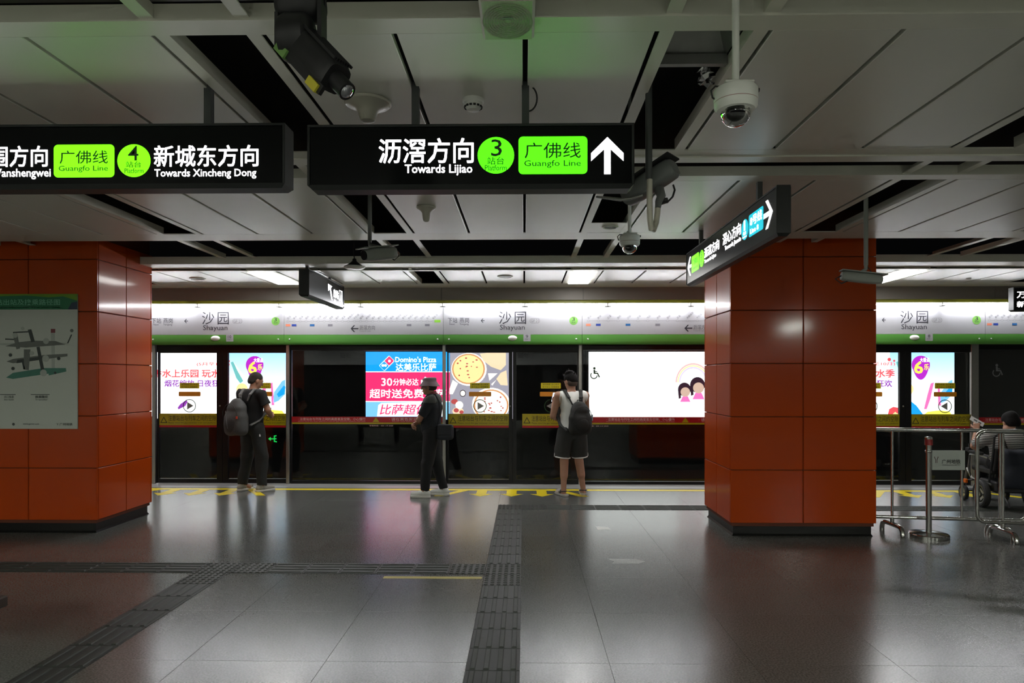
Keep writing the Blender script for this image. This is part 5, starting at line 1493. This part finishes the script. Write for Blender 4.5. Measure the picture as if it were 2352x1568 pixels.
for a, b, c in ((hL, knL, anL), (hR, knR, anR)):
    B.cone(a, b, .082, .056, .03); B.cone(b, c, .054, .036, .02); B.cone(c, c+V3(.03, .10, -.04), .036, .028, .02)
hand(B, wrL, V3(.8, .5, .1), V3(0, -.2, 1), 1, .5); hand(B, wrR, V3(-.6, .6, .1), V3(0, -.3, 1), -1, .5)
part('body', B.build('body'), M_skin2, t, world=False); eyes(t, T1)
Hh = Blend(.005); Hh.ell(T1(0, -.012, .030), (.081, .097, .090), RH, .01); Hh.ell(T1(0, -.06, -.03), (.066, .045, .05), RH, .03)
Hh.cut(T1(0, .055, .045), RH@V3(0, .85, -.52)); Hh.cut(T1(0, -.02, -.062), RH@V3(0, .25, -1)); Hh.box(T1(.08, .03, -.03), (.03, .045, .05), RH, .01, .01, sub=True); Hh.box(T1(-.08, .03, -.03), (.03, .045, .05), RH, .01, .01, sub=True)
part('hair', Hh.build('hair'), M_hairg, t, world=False)
M_blackshirt = mat('black_shirt', (.005, .005, .0055), .85, noise=(60, .3))
S_ = Blend(.0065)
S_.ell((0, 0, .98), (.168, .128, .17), k=.05).ell((0, .0, 1.12), (.165, .125, .18), k=.05).ell((0, -.005, 1.27), (.185, .128, .17), k=.05)
S_.cone(shL, shR, .072, .072, .05)
S_.cone(shL, shL+(elL-shL)*.66, .072, .070, .03, flat=1); S_.cone(shR, shR+(elR-shR)*.66, .072, .070, .03, flat=1)
S_.cut((0, 0, .86), (0, 0, -1)); S_.cut((0, .0, 1.435), (0, .35, 1))
part('shirt', S_.build('shirt', .006, 1), M_blackshirt, t, world=False)
M_trous = mat('charcoal_trousers', (.014, .015, .0145), .85, noise=(40, .3))
Pn = Blend(.0065)
Pn.ell((0, 0, .92), (.168, .128, .13), k=.05)
Pn.cone(hL, knL, .104, .082, .03); Pn.cone(knL, anL+V3(0, 0, .005), .084, .066, .03, flat=1)
Pn.cone(hR, knR, .104, .084, .03); Pn.cone(knR, anR+V3(0, 0, .005), .086, .066, .03, flat=1)
Pn.cut((0, 0, 1.0), (0, 0, 1))
tr_ = part('trousers', Pn.build('trousers', .007, 2), M_trous, t, world=False)
part('pocket_tag', MB().obox((.175, -.02, .80), (.012, .02, .016)), M_wht, tr_, world=False)
M_shoe = mat('shoe_grey', (.32, .31, .27), .7, noise=(60, .2)); M_sole = mat('shoe_sole', (.62, .61, .58), .6, noise=(30, .1))
shoe(t, anL, (-.05, 1.0), M_shoe, M_sole); shoe(t, anR, (.30, .95), M_shoe, M_sole)

def backpack(label, loc, rotz, w, h, dpt, m, m2, straps, extras):
    """worn bag; local frame: y- is the outer side, z up from its bottom"""
    t = thing('backpack', label, 'backpack', loc, rotz); OFF[t.name] = None
    B = Blend(.006)
    B.box((0, 0, h*.33), (w*.5, dpt*.5, h*.31), None, .08, .04)
    B.box((0, .01, h*.62), (w*.42, dpt*.44, h*.22), None, .07, .05)
    B.ell((0, .02, h*.80), (w*.33, dpt*.38, h*.20), None, .05)
    B.ell((0, -dpt*.40, h*.30), (w*.38, dpt*.22, h*.24), None, .03)
    part('bag', B.build('bag', .004, 5), m, t, world=False)
    P_ = Blend(.006); P_.ell((0, -dpt*.47, h*.32), (w*.34, dpt*.2, h*.22), None, .02)
    part('front_pocket', P_.build('front_pocket'), m2, t, world=False)
    zp = [(w*.40*math.cos(a), -dpt*.50-.02*math.sin(a)*0-.012, h*.56+h*.30*math.sin(a)) for a in [PI*i/14 for i in range(15)]]
    part('zip', MB().tube(zp, .004, 6), M_rubber, t, world=False)
    for st in straps:
        B = Blend(.006)
        for i in range(len(st)-1): B.box((np.array(st[i])+np.array(st[i+1]))/2, (.026, .010, np.linalg.norm(np.array(st[i+1])-np.array(st[i]))/2+.012), np.array(Vector(np.array(st[i+1])-np.array(st[i])).to_track_quat('Z', 'X').to_matrix()) @ rotm('Z', 90), .008, .012)
        part('strap', B.build('strap'), m2 if extras.get('strap_light') is None else extras['strap_light'], t, world=False)
    hd = [(-.03, dpt*.3, h*.95), (-.022, dpt*.3, h*1.03), (.022, dpt*.3, h*1.03), (.03, dpt*.3, h*.95)]
    part('top_handle', MB().tube(hd, .007, 8), m2, t, world=False, smooth=True)
    return t
M_bag3 = mat('bag_dark_grey', (.034, .034, .033), .8, noise=(50, .25))
M_bag1 = mat('bag_grey', (.060, .060, .058), .8, noise=(50, .25)); M_bag2 = mat('bag_light_grey', (.15, .15, .146), .8, noise=(50, .2))
rz = math.radians(-26)
def wloc(base, rz, p): return (base[0]+p[0]*math.cos(rz)-p[1]*math.sin(rz), base[1]+p[0]*math.sin(rz)+p[1]*math.cos(rz), base[2]+p[2])
# strap ends are given in the wearer's frame and moved into the bag's frame
bo = V3(-.05, -.235, .79)
def wf(*p): return V3(*p)-bo
bp = backpack('grey backpack on the back of the man in the black shirt', wloc((-3.84, 9.42, 0), rz, bo), rz, .34, .53, .20, M_bag1, M_bag3,
              [[wf(s_*.07, -.14, 1.29), wf(s_*.095, -.125, 1.37), wf(s_*.105, -.06, 1.44), wf(s_*.11, .03, 1.435), wf(s_*.12, .10, 1.36), wf(s_*.135, .125, 1.25), wf(s_*.15, .10, 1.10), wf(s_*.15, -.03, 1.0), wf(s_*.13, -.14, .95)] for s_ in (-1, 1)], {'strap_light': M_bag2})
part('red_tag', MB().obox((.125, -.10, .27), (.012, .006, .018)), mat('tag_red', (.6, .06, .02), .5, noise=(20, .1)), bp, world=False)
part('reflective_seam', MB().tube([(-.05, -.135, .36), (-.03, -.142, .25), (.0, -.144, .12)], .004, 6), M_bag2, bp, world=False)

# ------------------------------------------------------------------ man in the bucket hat, seen from his left side
B0 = (-1.235, 9.04, 0); rz = math.radians(84)
t = person('man in a bucket hat and dark shirt standing with folded arms', B0, rz)
hL, hR = V3(-.085, 0, .86), V3(.085, 0, .86)
knL, anL = V3(-.09, .045, .46), V3(-.10, .085, .085); knR, anR = V3(.09, -.03, .46), V3(.10, -.13, .085)
shL, shR = V3(-.175, -.02, 1.315), V3(.175, -.02, 1.315)
elL, wrL = V3(-.20, .13, 1.05), V3(.03, .20, 1.02); elR, wrR = V3(.20, .12, 1.06), V3(-.02, .23, .985)
hc = V3(0, .045, 1.49); RH = rotm('X', -4)
B = Blend(.0065)
B.ell((0, 0, .92), (.14, .11, .13)).ell((0, .02, 1.06), (.14, .115, .16)).ell((0, -.005, 1.22), (.155, .11, .15))
B.cone(shL, shR, .052, .052, .04); B.cone(V3(0, -.02, 1.32), V3(0, .025, 1.42), .056, .050, .03)
T2 = head(B, hc, RH, .98)
for a, b, c in ((shL, elL, wrL), (shR, elR, wrR)):
    B.cone(a, b, .046, .040, .02); B.cone(b, c, .040, .028, .01)
for a, b, c in ((hL, knL, anL), (hR, knR, anR)):
    B.cone(a, b, .080, .054, .03); B.cone(b, c, .052, .034, .02); B.cone(c, c+V3(0, .10, -.04), .034, .028, .02)
hand(B, wrL, V3(.9, .2, .25), V3(0, -1, 0), 1, .7); hand(B, wrR, V3(-.75, .2, -.35), V3(0, -1, .2), -1, .8)
part('body', B.build('body'), M_skin2, t, world=False); eyes(t, T2)
M_shirt2 = mat('dark_navy_shirt', (.010, .012, .016), .85, noise=(90, .6)); M_yoke = mat('grey_yoke', (.075, .08, .075), .85, noise=(120, .6))
S_ = Blend(.0065)
S_.ell((0, .01, .92), (.165, .138, .15), k=.05).ell((0, .02, 1.06), (.165, .140, .17), k=.05).ell((0, -.005, 1.21), (.175, .132, .16), k=.05)
S_.cone(shL, shR, .068, .068, .05); S_.cone(shL, shL+(elL-shL)*.80, .070, .066, .03, flat=1); S_.cone(shR, shR+(elR-shR)*.80, .070, .066, .03, flat=1)
S_.cut((0, 0, .80), (0, 0, -1)); S_.cut((0, 0, 1.365), (0, .35, 1))
sh_ = part('shirt', S_.build('shirt', .006, 3), M_shirt2, t, world=False)
Y2 = Blend(.0065); Y2.cone(shL, shR, .0705, .0705, .05); Y2.ell((0, -.005, 1.25), (.176, .1335, .14), k=.05); Y2.cone(shL, shL+(elL-shL)*.45, .0725, .071, .03, flat=1)
Y2.cut((0, 0, 1.27), (0, 0, -1)); Y2.cut((0, 0, 1.367), (0, .35, 1))
part('shoulder_yoke', Y2.build('shoulder_yoke', .005, 3), M_yoke, sh_, world=False)
Cl = Blend(.005); Cl.cone(V3(0, -.02, 1.335), V3(0, .012, 1.405), .075, .064, .01, flat=3)
part('collar', Cl.build('collar'), mat('collar_red', (.16, .02, .022), .8, noise=(40, .2)), sh_, world=False)
Pn = Blend(.0065); Pn.ell((0, 0, .88), (.155, .130, .13), k=.05)
Pn.cone(hL, knL, .105, .085, .03); Pn.cone(knL, anL+V3(0, 0, .01), .086, .052, .03, flat=1); Pn.cone(hR, knR, .105, .086, .03); Pn.cone(knR, anR+V3(0, 0, .01), .088, .054, .03, flat=1)
Pn.cut((0, 0, .96), (0, 0, 1))
part('trousers', Pn.build('trousers', .007, 4), mat('black_trousers', (.005, .0055, .0065), .85, noise=(40, .3)), t, world=False)
M_wshoe = mat('shoe_white', (.62, .63, .60), .6, noise=(60, .12))
shoe(t, anL, (0, 1), M_wshoe, M_sole); shoe(t, anR, (.05, 1), M_wshoe, M_sole)
Ha = Blend(.005)
Ha.cone(T2(0, -.012, .03), T2(0, -.012, .112), .101, .084, .02, flat=1)
Ha.ell(T2(0, -.012, .095), (.086, .094, .026), RH, .02)
Ha.cone(T2(0, -.012, .058), T2(0, -.008, -.002), .098, .140, .012, flat=3)
Ha.cone(T2(0, -.012, .050), T2(0, -.008, -.012), .086, .136, .004, flat=3, sub=True)
part('bucket_hat', Ha.build('bucket_hat', .003, 6), mat('hat_mauve', (.21, .16, .18), .9, noise=(80, .3)), t, world=False)
Hh = Blend(.005); Hh.ell(T2(0, -.035, .0), (.083, .075, .085), RH, .01); Hh.cut(T2(0, -.01, 0), RH@V3(0, 1, .0)); Hh.cut(T2(0, 0, -.055), (0, 0, -1))
part('hair', Hh.build('hair'), M_hairg, t, world=False)
gl = MB()
for s_ in (-1, 1):
    c = T2(s_*.034, .108, .004)
    gl.tube([(c[0]+.023*math.cos(a), c[1], c[2]+.017*math.sin(a)) for a in [2*PI*i/16 for i in range(16)]], .0018, 6, closed=True)
    gl.tube([tuple(T2(s_*.058, .106, .008)), tuple(T2(s_*.080, .05, .008)), tuple(T2(s_*.083, -.01, .0))], .0018, 6)
gl.tube([tuple(T2(-.012, .110, .006)), tuple(T2(0, .116, .009)), tuple(T2(.012, .110, .006))], .0018, 6)
part('glasses', gl, M_steel, t, world=False)
# his shoulder bag
bl = wloc(B0, rz, (-.10, -.20, .76))
t = thing('shoulder_bag', 'dark shoulder bag behind the hip of the man in the bucket hat', 'bag', bl, rz); OFF[t.name] = None
Bg = Blend(.006); Bg.box((0, 0, .12), (.05, .115, .105), None, .045, .02)
M_dbag = mat('bag_black', (.016, .018, .024), .7, noise=(40, .3))
part('bag', Bg.build('bag', .004, 9), M_dbag, t, world=False)
Bg = Blend(.006); Bg.box((-.042, 0, .15), (.014, .100, .07), None, .012, .01)
part('flap', Bg.build('flap', .003, 9), M_dbag, t, world=False)
def wf2(*p): return V3(*p)-V3(-.10, -.20, .76)
part('strap', MB().tube([tuple(wf2(*p)) for p in ((-.10, -.10, .99), (-.15, -.14, 1.12), (-.14, -.13, 1.28), (-.12, -.07, 1.385), (-.09, .05, 1.375), (-.02, .14, 1.25), (.08, .16, 1.10))], .011, 8), M_dbag, t, world=False, smooth=True)

# ------------------------------------------------------------------ man in the white vest, seen from behind
B0 = (.655, 9.19, 0); rz = math.radians(12)
t = person('man in a white sleeveless vest and grey shorts looking at a phone', B0, rz)
hL, hR = V3(-.09, 0, .88), V3(.09, 0, .88)
knL, anL = V3(-.10, .02, .47), V3(-.125, -.04, .075); knR, anR = V3(.115, .04, .47), V3(.165, .0, .075)
shL, shR = V3(-.19, -.01, 1.36), V3(.19, -.01, 1.36)
elL, wrL = V3(-.25, .05, 1.08), V3(-.19, .23, 1.24); elR, wrR = V3(.235, .07, 1.09), V3(-.10, .16, 1.055)
hc = V3(-.005, .03, 1.555); RH = rotm('Z', 24)@rotm('X', -16)
B = Blend(.0065)
B.ell((0, 0, .93), (.145, .105, .13)).ell((0, .0, 1.08), (.14, .10, .16)).ell((0, -.005, 1.25), (.165, .108, .16))
B.cone(shL, shR, .056, .056, .04); B.cone(V3(0, -.01, 1.36), V3(0, .015, 1.48), .058, .054, .03)
T3 = head(B, hc, RH)
for a, b, c in ((shL, elL, wrL), (shR, elR, wrR)):
    B.cone(a, b, .052, .042, .02); B.cone(b, c, .043, .029, .01)
for a, b, c in ((hL, knL, anL), (hR, knR, anR)):
    B.cone(a, b, .086, .058, .03); B.cone(b, c, .052, .036, .02); B.cone(b+(c-b)*.12+V3(0, -.012, 0), b+(c-b)*.48+V3(0, -.016, 0), .048, .046, .04)
    B.cone(c+V3(0, -.03, -.045), c+V3(0, .03, -.045), .030, .034, .02); B.cone(c+V3(0, .02, -.04), c+V3(.01, .14, -.055), .034, .028, .02)
hand(B, wrL, V3(.25, .25, .9), V3(.5, -.85, .2), -1, .7); hand(B, wrR, V3(-1, .0, -.1), V3(0, -1, .3), -1, .55)
part('body', B.build('body'), M_skin, t, world=False); eyes(t, T3)
Hh = Blend(.005); Hh.ell(T3(0, -.012, .038), (.086, .102, .092), RH, .01); Hh.ell(T3(0, -.07, -.005), (.064, .04, .05), RH, .03)
Hh.ell(T3(.02, .03, .10), (.055, .06, .035), RH, .03); Hh.ell(T3(-.03, -.03, .118), (.05, .06, .025), RH, .03)
rr = np.random.RandomState(4)
for i in range(34):
    a_, b_ = rr.uniform(0, 2*PI), rr.uniform(.1, 1.1)
    dv = V3(math.cos(a_)*math.sin(b_), math.sin(a_)*math.sin(b_), math.cos(b_))
    p_ = V3(0, -.012, .045)+dv*V3(.08, .097, .085)
    Hh.cone(T3(*p_), T3(*(p_+dv*.015+rr.normal(size=3)*.014)), .012, .004, .012)
Hh.cut(T3(0, .07, .03), RH@V3(0, .85, -.52)); Hh.cut(T3(0, -.02, -.035), RH@V3(0, .35, -1)); Hh.box(T3(.085, .03, -.03), (.03, .045, .045), RH, .01, .01, sub=True); Hh.box(T3(-.085, .03, -.03), (.03, .045, .045), RH, .01, .01, sub=True)
part('hair', Hh.build('hair'), M_hair, t, world=False)
Hf = Blend(.005); Hf.ell(T3(0, -.028, -.02), (.078, .076, .075), RH, .01); Hf.cut(T3(0, 0, -.068), RH@V3(0, .3, -1)); Hf.cut(T3(0, -.015, 0), RH@V3(0, 1, 0))
part('hair_fade', Hf.build('hair_fade'), mat('hair_fade', (.07, .05, .04), .8, noise=(160, .4)), t, world=False)
M_vest = mat('white_vest', (.80, .81, .78), .85, noise=(40, .06)); M_trim = mat('vest_trim', (.36, .25, .13), .8, noise=(40, .1))
S_ = Blend(.0065)
S_.ell((0, 0, .93), (.178, .130, .18), k=.05).ell((0, .0, 1.08), (.172, .128, .17), k=.05).ell((0, -.005, 1.25), (.176, .130, .17), k=.05)
S_.cone(V3(-.15, -.01, 1.345), V3(.15, -.01, 1.345), .074, .074, .05)
for s_ in (-1, 1): S_.cone(V3(s_*.235, .02, 1.22), V3(s_*.225, .0, 1.40), .062, .055, .012, sub=True)
S_.cut((0, 0, .815), (.0, .1, -1)); S_.cut((0, 0, 1.415), (0, .45, 1))
vs_ = part('vest', S_.build('vest', .009, 11), M_vest, t, world=False)
for s_ in (-1, 1):
    q = [(s_*(.172-.006*math.sin(a)), -.005+.078*math.cos(a)*1.0, 1.315+.105*math.sin(a)) for a in [2*PI*i/28 for i in range(28)]]
    part('armhole_trim', MB().tube(q, .005, 6, closed=True), M_trim, vs_, world=False)
Pn = Blend(.0065); Pn.ell((0, 0, .86), (.172, .128, .13), k=.05)
Pn.cone(hL, V3(-.125, .02, .515), .118, .108, .02, flat=1); Pn.cone(hR, V3(.125, .03, .515), .118, .108, .02, flat=1); Pn.cut((0, 0, .94), (0, 0, 1))
so = part('shorts', Pn.build('shorts', .008, 12), mat('dark_grey_shorts', (.030, .031, .030), .85, noise=(40, .25)), t, world=False)
for s_, e_, a0 in ((-1, V3(-.125, .02, .515), hL), (1, V3(.125, .03, .515), hR)):
    Hm = Blend(.005); u_ = (e_-a0)/np.linalg.norm(e_-a0)
    Hm.cone(e_-u_*.016, e_+u_*.002, .111, .1105, .004, flat=3)
    part('hem_trim', Hm.build('hem_trim', .0, 12), M_wht, so, world=False)
    part('side_trim', MB().tube([(s_*.238, .02, .53), (s_*.236, .02, .56), (s_*.226, .02, .60)], .006, 6), M_wht, so, world=False)
M_clog = mat('clog_pale', (.46, .44, .42), .6, noise=(25, .35)); M_clogd = mat('clog_dark', (.05, .05, .05), .7, noise=(30, .3))
for an, d in ((anL, V3(-.25, 1, 0)), (anR, V3(.2, 1, 0))):
    d = d/np.linalg.norm(d); a = V3(an[0], an[1], 0)
    C_ = Blend(.005); C_.cone(a-d*.055+V3(0, 0, .02), a+d*.15+V3(0, 0, .02), .045, .05, .01); C_.cut((0, 0, .03), (0, 0, 1)); C_.cut((0, 0, 0), (0, 0, -1))
    cg = part('clog', C_.build('clog'), M_clog, t, world=False)
    C_ = Blend(.005); C_.cone(a+d*.06+V3(0, 0, .045), a+d*.14+V3(0, 0, .03), .049, .046, .01); C_.cone(a+d*.04+V3(0, 0, .045), a+d*.13+V3(0, 0, .03), .04, .038, .005, sub=True); C_.cut((0, 0, .026), (0, 0, -1))
    part('clog_upper', C_.build('clog_upper'), M_clog, cg, world=False)
    sv = V3(-d[1], d[0], 0)
    part('heel_strap', MB().tube([tuple(a+d*.05+sv*.046+V3(0, 0, .05)), tuple(a-d*.02+sv*.043+V3(0, 0, .065)), tuple(a-d*.062+V3(0, 0, .07)), tuple(a-d*.02-sv*.043+V3(0, 0, .065)), tuple(a+d*.05-sv*.046+V3(0, 0, .05))], .007, 8), M_clogd, cg, world=False, smooth=True)
bo = V3(.055, -.225, .83)
def wf(*p): return V3(*p)-bo
M_b3 = mat('bag_charcoal', (.011, .0115, .011), .75, noise=(50, .3)); M_b4 = mat('bag_strap', (.028, .029, .028), .8, noise=(50, .3))
bp = backpack('dark backpack on the back of the man in the white vest', wloc(B0, rz, bo), rz, .31, .46, .19, M_b3, M_b3,
              [[wf(s_*.06+.03, -.14, 1.25), wf(s_*.085+.01, -.125, 1.34), wf(s_*.11, -.06, 1.43), wf(s_*.115, .03, 1.425), wf(s_*.125, .11, 1.33), wf(s_*.14, .13, 1.20), wf(s_*.17, .09, 1.07), wf(s_*.17, -.05, .96), wf(s_*.14+.03, -.16, .89)] for s_ in (-1, 1)], {'strap_light': M_b4})
part('side_tag', MB().obox((.165, -.01, .24), (.006, .008, .04)), mat('tag_blue', (.35, .5, .6), .5, noise=(20, .2)), bp, world=False)
pl_ = wloc(B0, rz, (-.165, .285, 1.33))
t = thing('phone', 'pale glowing phone held by the man in the white vest', 'phone', pl_, rz); OFF[t.name] = None
R = Matrix.Rotation(math.radians(-35), 3, 'Z') @ Matrix.Rotation(math.radians(-30), 3, 'X')
part('body', MB().obox((0, 0, 0), (.038, .0045, .076), R), M_blackframe, t, world=False)
part('screen', MB().obox(R @ Vector((0, -.005, 0)), (.035, .0006, .072), R), emat('phone_screen', (.85, .88, .95), .9), t, world=False)

# ------------------------------------------------------------------ wheelchair and its user beyond the barrier
WB = (5.95, 8.37, 0); rz = math.radians(-8)
t = thing('wheelchair', 'powered wheelchair with a dark bag, behind the steel barrier', 'wheelchair', WB, rz); OFF[t.name] = None
M_wfr = mat('wheelchair_frame', (.02, .02, .022), .45, noise=(20, .2))
RX = Matrix.Rotation(PI/2, 3, 'Y')
def wheel(x, y, r, w, nm):
    tire = part(nm, MB().lathe([(r*.70, -w*.4), (r*.86, -w*.5), (r*.97, -w*.38), (r, -w*.12), (r, w*.12), (r*.97, w*.38), (r*.86, w*.5), (r*.70, w*.4), (r*.70, -w*.4)], (x, y, r), RX, 36, caps=False), M_rubber, t, world=False, smooth=True)
    rim = MB(); rim.lathe([(r*.62, -w*.35), (r*.74, -w*.42), (r*.74, w*.42), (r*.62, w*.35), (r*.62, -w*.35)], (x, y, r), RX, 32, caps=False); rim.lathe([(r*.2, -w*.44), (r*.2, w*.44)], (x, y, r), RX, 16)
    part('rim', rim, M_alum, tire, world=False)
    for k in range(5):
        a = 2*PI*k/5; dy, dz = math.cos(a), math.sin(a)
        part('spoke', MB().obox((x, y+dy*r*.42, r+dz*r*.42), (w*.36, .016, r*.26), Matrix.Rotation(PI/2-a, 3, 'X')), M_alum, tire, world=False)
for s_ in (-1, 1):
    wheel(s_*.28, 0, .165, .075, 'rear_wheel'); wheel(s_*.24, .52, .10, .05, 'front_wheel')
    part('fork', MB().tube([(s_*.24, .52, .10), (s_*.24, .50, .22), (s_*.24, .44, .27), (s_*.23, .30, .30)], .013, 8), M_wfr, t, world=False, smooth=True)
    part('side_tube', MB().tube([(s_*.23, -.10, .30), (s_*.23, .34, .32), (s_*.22, .48, .42), (s_*.20, .56, .30), (s_*.18, .62, .16)], .013, 8), M_alum, t, world=False, smooth=True)
    part('back_tube', MB().tube([(s_*.21, -.02, .30), (s_*.21, -.10, .60), (s_*.21, -.15, .88), (s_*.21, -.22, .92), (s_*.21, -.30, .915)], .013, 8), M_wfr, t, world=False, smooth=True)
    part('arm_tube', MB().tube([(s_*.26, -.10, .62), (s_*.27, .10, .64), (s_*.27, .30, .62), (s_*.26, .36, .46), (s_*.24, .36, .34)], .012, 8), M_alum, t, world=False, smooth=True)
    part('arm_pad', MB().cbox(s_*.27-.03, s_*.27+.03, .02, .30, .645, .68, .008), M_rubber, t, world=False)
    part('foot_plate', MB().cbox(s_*.10-.08, s_*.10+.08, .56, .74, .11, .125, .003), M_wfr, t, world=False)
part('seat', MB().cbox(-.22, .22, -.08, .38, .42, .48, .015), M_rubber, t, world=False)
Bk = Blend(.008); Bk.box((0, -.11, .60), (.20, .025, .15), rotm('X', 10), .02, .01)
part('backrest', Bk.build('backrest', .004, 2), M_rubber, t, world=False)
part('motor_box', MB().cbox(-.20, .20, -.14, .24, .20, .34, .02), M_wfr, t, world=False)
part('joystick', MB().cbox(-.30, -.24, .28, .36, .66, .71, .008).cyl((-.27, .32, .71), (-.27, .32, .76), .01, n=10), M_wfr, t, world=False)
part('reflector', MB().cbox(-.275, -.245, .40, .46, .24, .29, .004), mat('orange_reflector', (.7, .14, .01), .35, noise=(20, .1)), t, world=False)
for s_ in (-1, 1): part('anti_tip_bar', MB().tube([(s_*.12, -.10, .22), (s_*.12, -.26, .10), (s_*.12, -.30, .05)], .011, 8), M_wfr, t, world=False)
bl = wloc(WB, rz, (.02, -.26, .28))
bt = thing('hanging_bag', 'dark navy bag hanging from the back of the wheelchair', 'bag', bl, rz); OFF[bt.name] = None
Bg = Blend(.008); Bg.box((0, 0, .24), (.215, .075, .23), None, .06, .03); Bg.ell((-.03, -.03, .14), (.20, .085, .14), None, .05)
part('bag', Bg.build('bag', .012, 7), mat('navy_cloth', (.012, .016, .026), .8, noise=(60, .4)), bt, world=False)
for s_ in (-1, 1):
    part('bag_strap', MB().tube([(s_*.12, 0, .37), (s_*.15, .02, .50), (s_*.18, .04, .62)], .012, 8), M_rubber, bt, world=False)
p_ = person('seated person in a black and white striped shirt holding a card', WB, math.radians(-17))
B = Blend(.0065); hc = V3(.05, .03, 1.065); RH = rotm('Z', 14)@rotm('X', -20)
B.ell((0, .03, .53), (.17, .13, .10)).ell((0, .0, .68), (.145, .105, .15)).ell((0, -.01, .80), (.165, .10, .12))
shL, shR = V3(-.185, .0, .885), V3(.185, .0, .885)
elL, wrL = V3(-.31, .12, .74), V3(-.235, .27, .93); elR, wrR = V3(.29, .08, .68), V3(.22, .26, .70)
B.cone(shL, shR, .05, .05, .04); B.cone(V3(0, -.01, .89), V3(.02, .02, .98), .054, .05, .03)
T4 = head(B, hc, RH, .97)
for a, b, c in ((shL, elL, wrL), (shR, elR, wrR)): B.cone(a, b, .046, .040, .02); B.cone(b, c, .040, .028, .01)
for s_ in (-1, 1):
    B.cone(V3(s_*.09, .05, .54), V3(s_*.11, .43, .54), .085, .060, .03); B.cone(V3(s_*.11, .43, .54), V3(s_*.11, .58, .18), .055, .036, .02); B.cone(V3(s_*.11, .58, .17), V3(s_*.11, .70, .15), .036, .03, .02)
hand(B, wrL, V3(.05, .2, 1), V3(.3, .9, 0), 1, .6); hand(B, wrR, V3(-.2, 1, 0), V3(0, 0, -1), 1, .4)
part('body', B.build('body'), M_skin, p_, world=False); eyes(p_, T4)
Hh = Blend(.005); Hh.ell(T4(0, -.012, .030), (.090, .106, .098), RH, .01); Hh.ell(T4(0, -.05, -.03), (.082, .07, .07), RH, .03); Hh.cut(T4(0, .055, .045), RH@V3(0, .85, -.52)); Hh.cut(T4(0, -.02, -.075), RH@V3(0, .25, -1))
part('hair', Hh.build('hair', .004, 3), M_hair, p_, world=False)
S_ = Blend(.0065); S_.ell((0, .02, .56), (.185, .145, .12), k=.05).ell((0, .0, .68), (.175, .135, .16), k=.05).ell((0, -.01, .80), (.185, .125, .13), k=.05)
S_.cone(shL, shR, .068, .068, .05); S_.cone(shL, shL+(elL-shL)*.85, .070, .068, .03, flat=1); S_.cone(shR, shR+(elR-shR)*.85, .070, .068, .03, flat=1); S_.cut((0, 0, .935), (0, .35, 1)); S_.cut((0, 0, .50), (0, 0, -1))
part('shirt', S_.build('shirt', .006, 8), stripes_mat('striped_cloth', (.02, .02, .02), (.6, .6, .58), 15), p_, world=False)
Pn = Blend(.0065); Pn.ell((0, .03, .53), (.185, .145, .10), k=.05)
for s_ in (-1, 1): Pn.cone(V3(s_*.09, .05, .54), V3(s_*.11, .44, .54), .098, .075, .03); Pn.cone(V3(s_*.11, .44, .54), V3(s_*.11, .585, .19), .072, .058, .02, flat=1)
part('trousers', Pn.build('trousers', .006, 9), mat('dark_trousers', (.015, .015, .017), .85, noise=(40, .3)), p_, world=False)
for s_ in (-1, 1):
    B_ = Blend(.006); B_.cone(V3(s_*.11, .57, .165), V3(s_*.11, .70, .158), .042, .036, .02); B_.cut((0, 0, .128), (0, 0, -1))
    part('shoe', B_.build('shoe'), M_shoe, p_, world=False)
cl = wloc(WB, math.radians(-17), (-.225, .29, 1.045))
c_ = thing('card', 'white printed card held up by the person in the wheelchair', 'card', cl, rz); OFF[c_.name] = None
R = Matrix.Rotation(math.radians(-10), 3, 'Z') @ Matrix.Rotation(math.radians(32), 3, 'Y') @ Matrix.Rotation(math.radians(-30), 3, 'X')
part('sheet', MB().obox((0, 0, 0), (.085, .0015, .032), R), M_wht, c_, world=False)
part('printed_block', MB().obox(R @ Vector((-.02, -.0022, 0)), (.022, .0006, .010), R), M_pgrey, c_, world=False)
part('printed_block', MB().obox(R @ Vector((.035, -.0022, 0)), (.018, .0006, .010), R), M_pgrey, c_, world=False)

bpy.data.objects.remove(_to, do_unlink=True)
bpy.data.curves.remove(_tc)
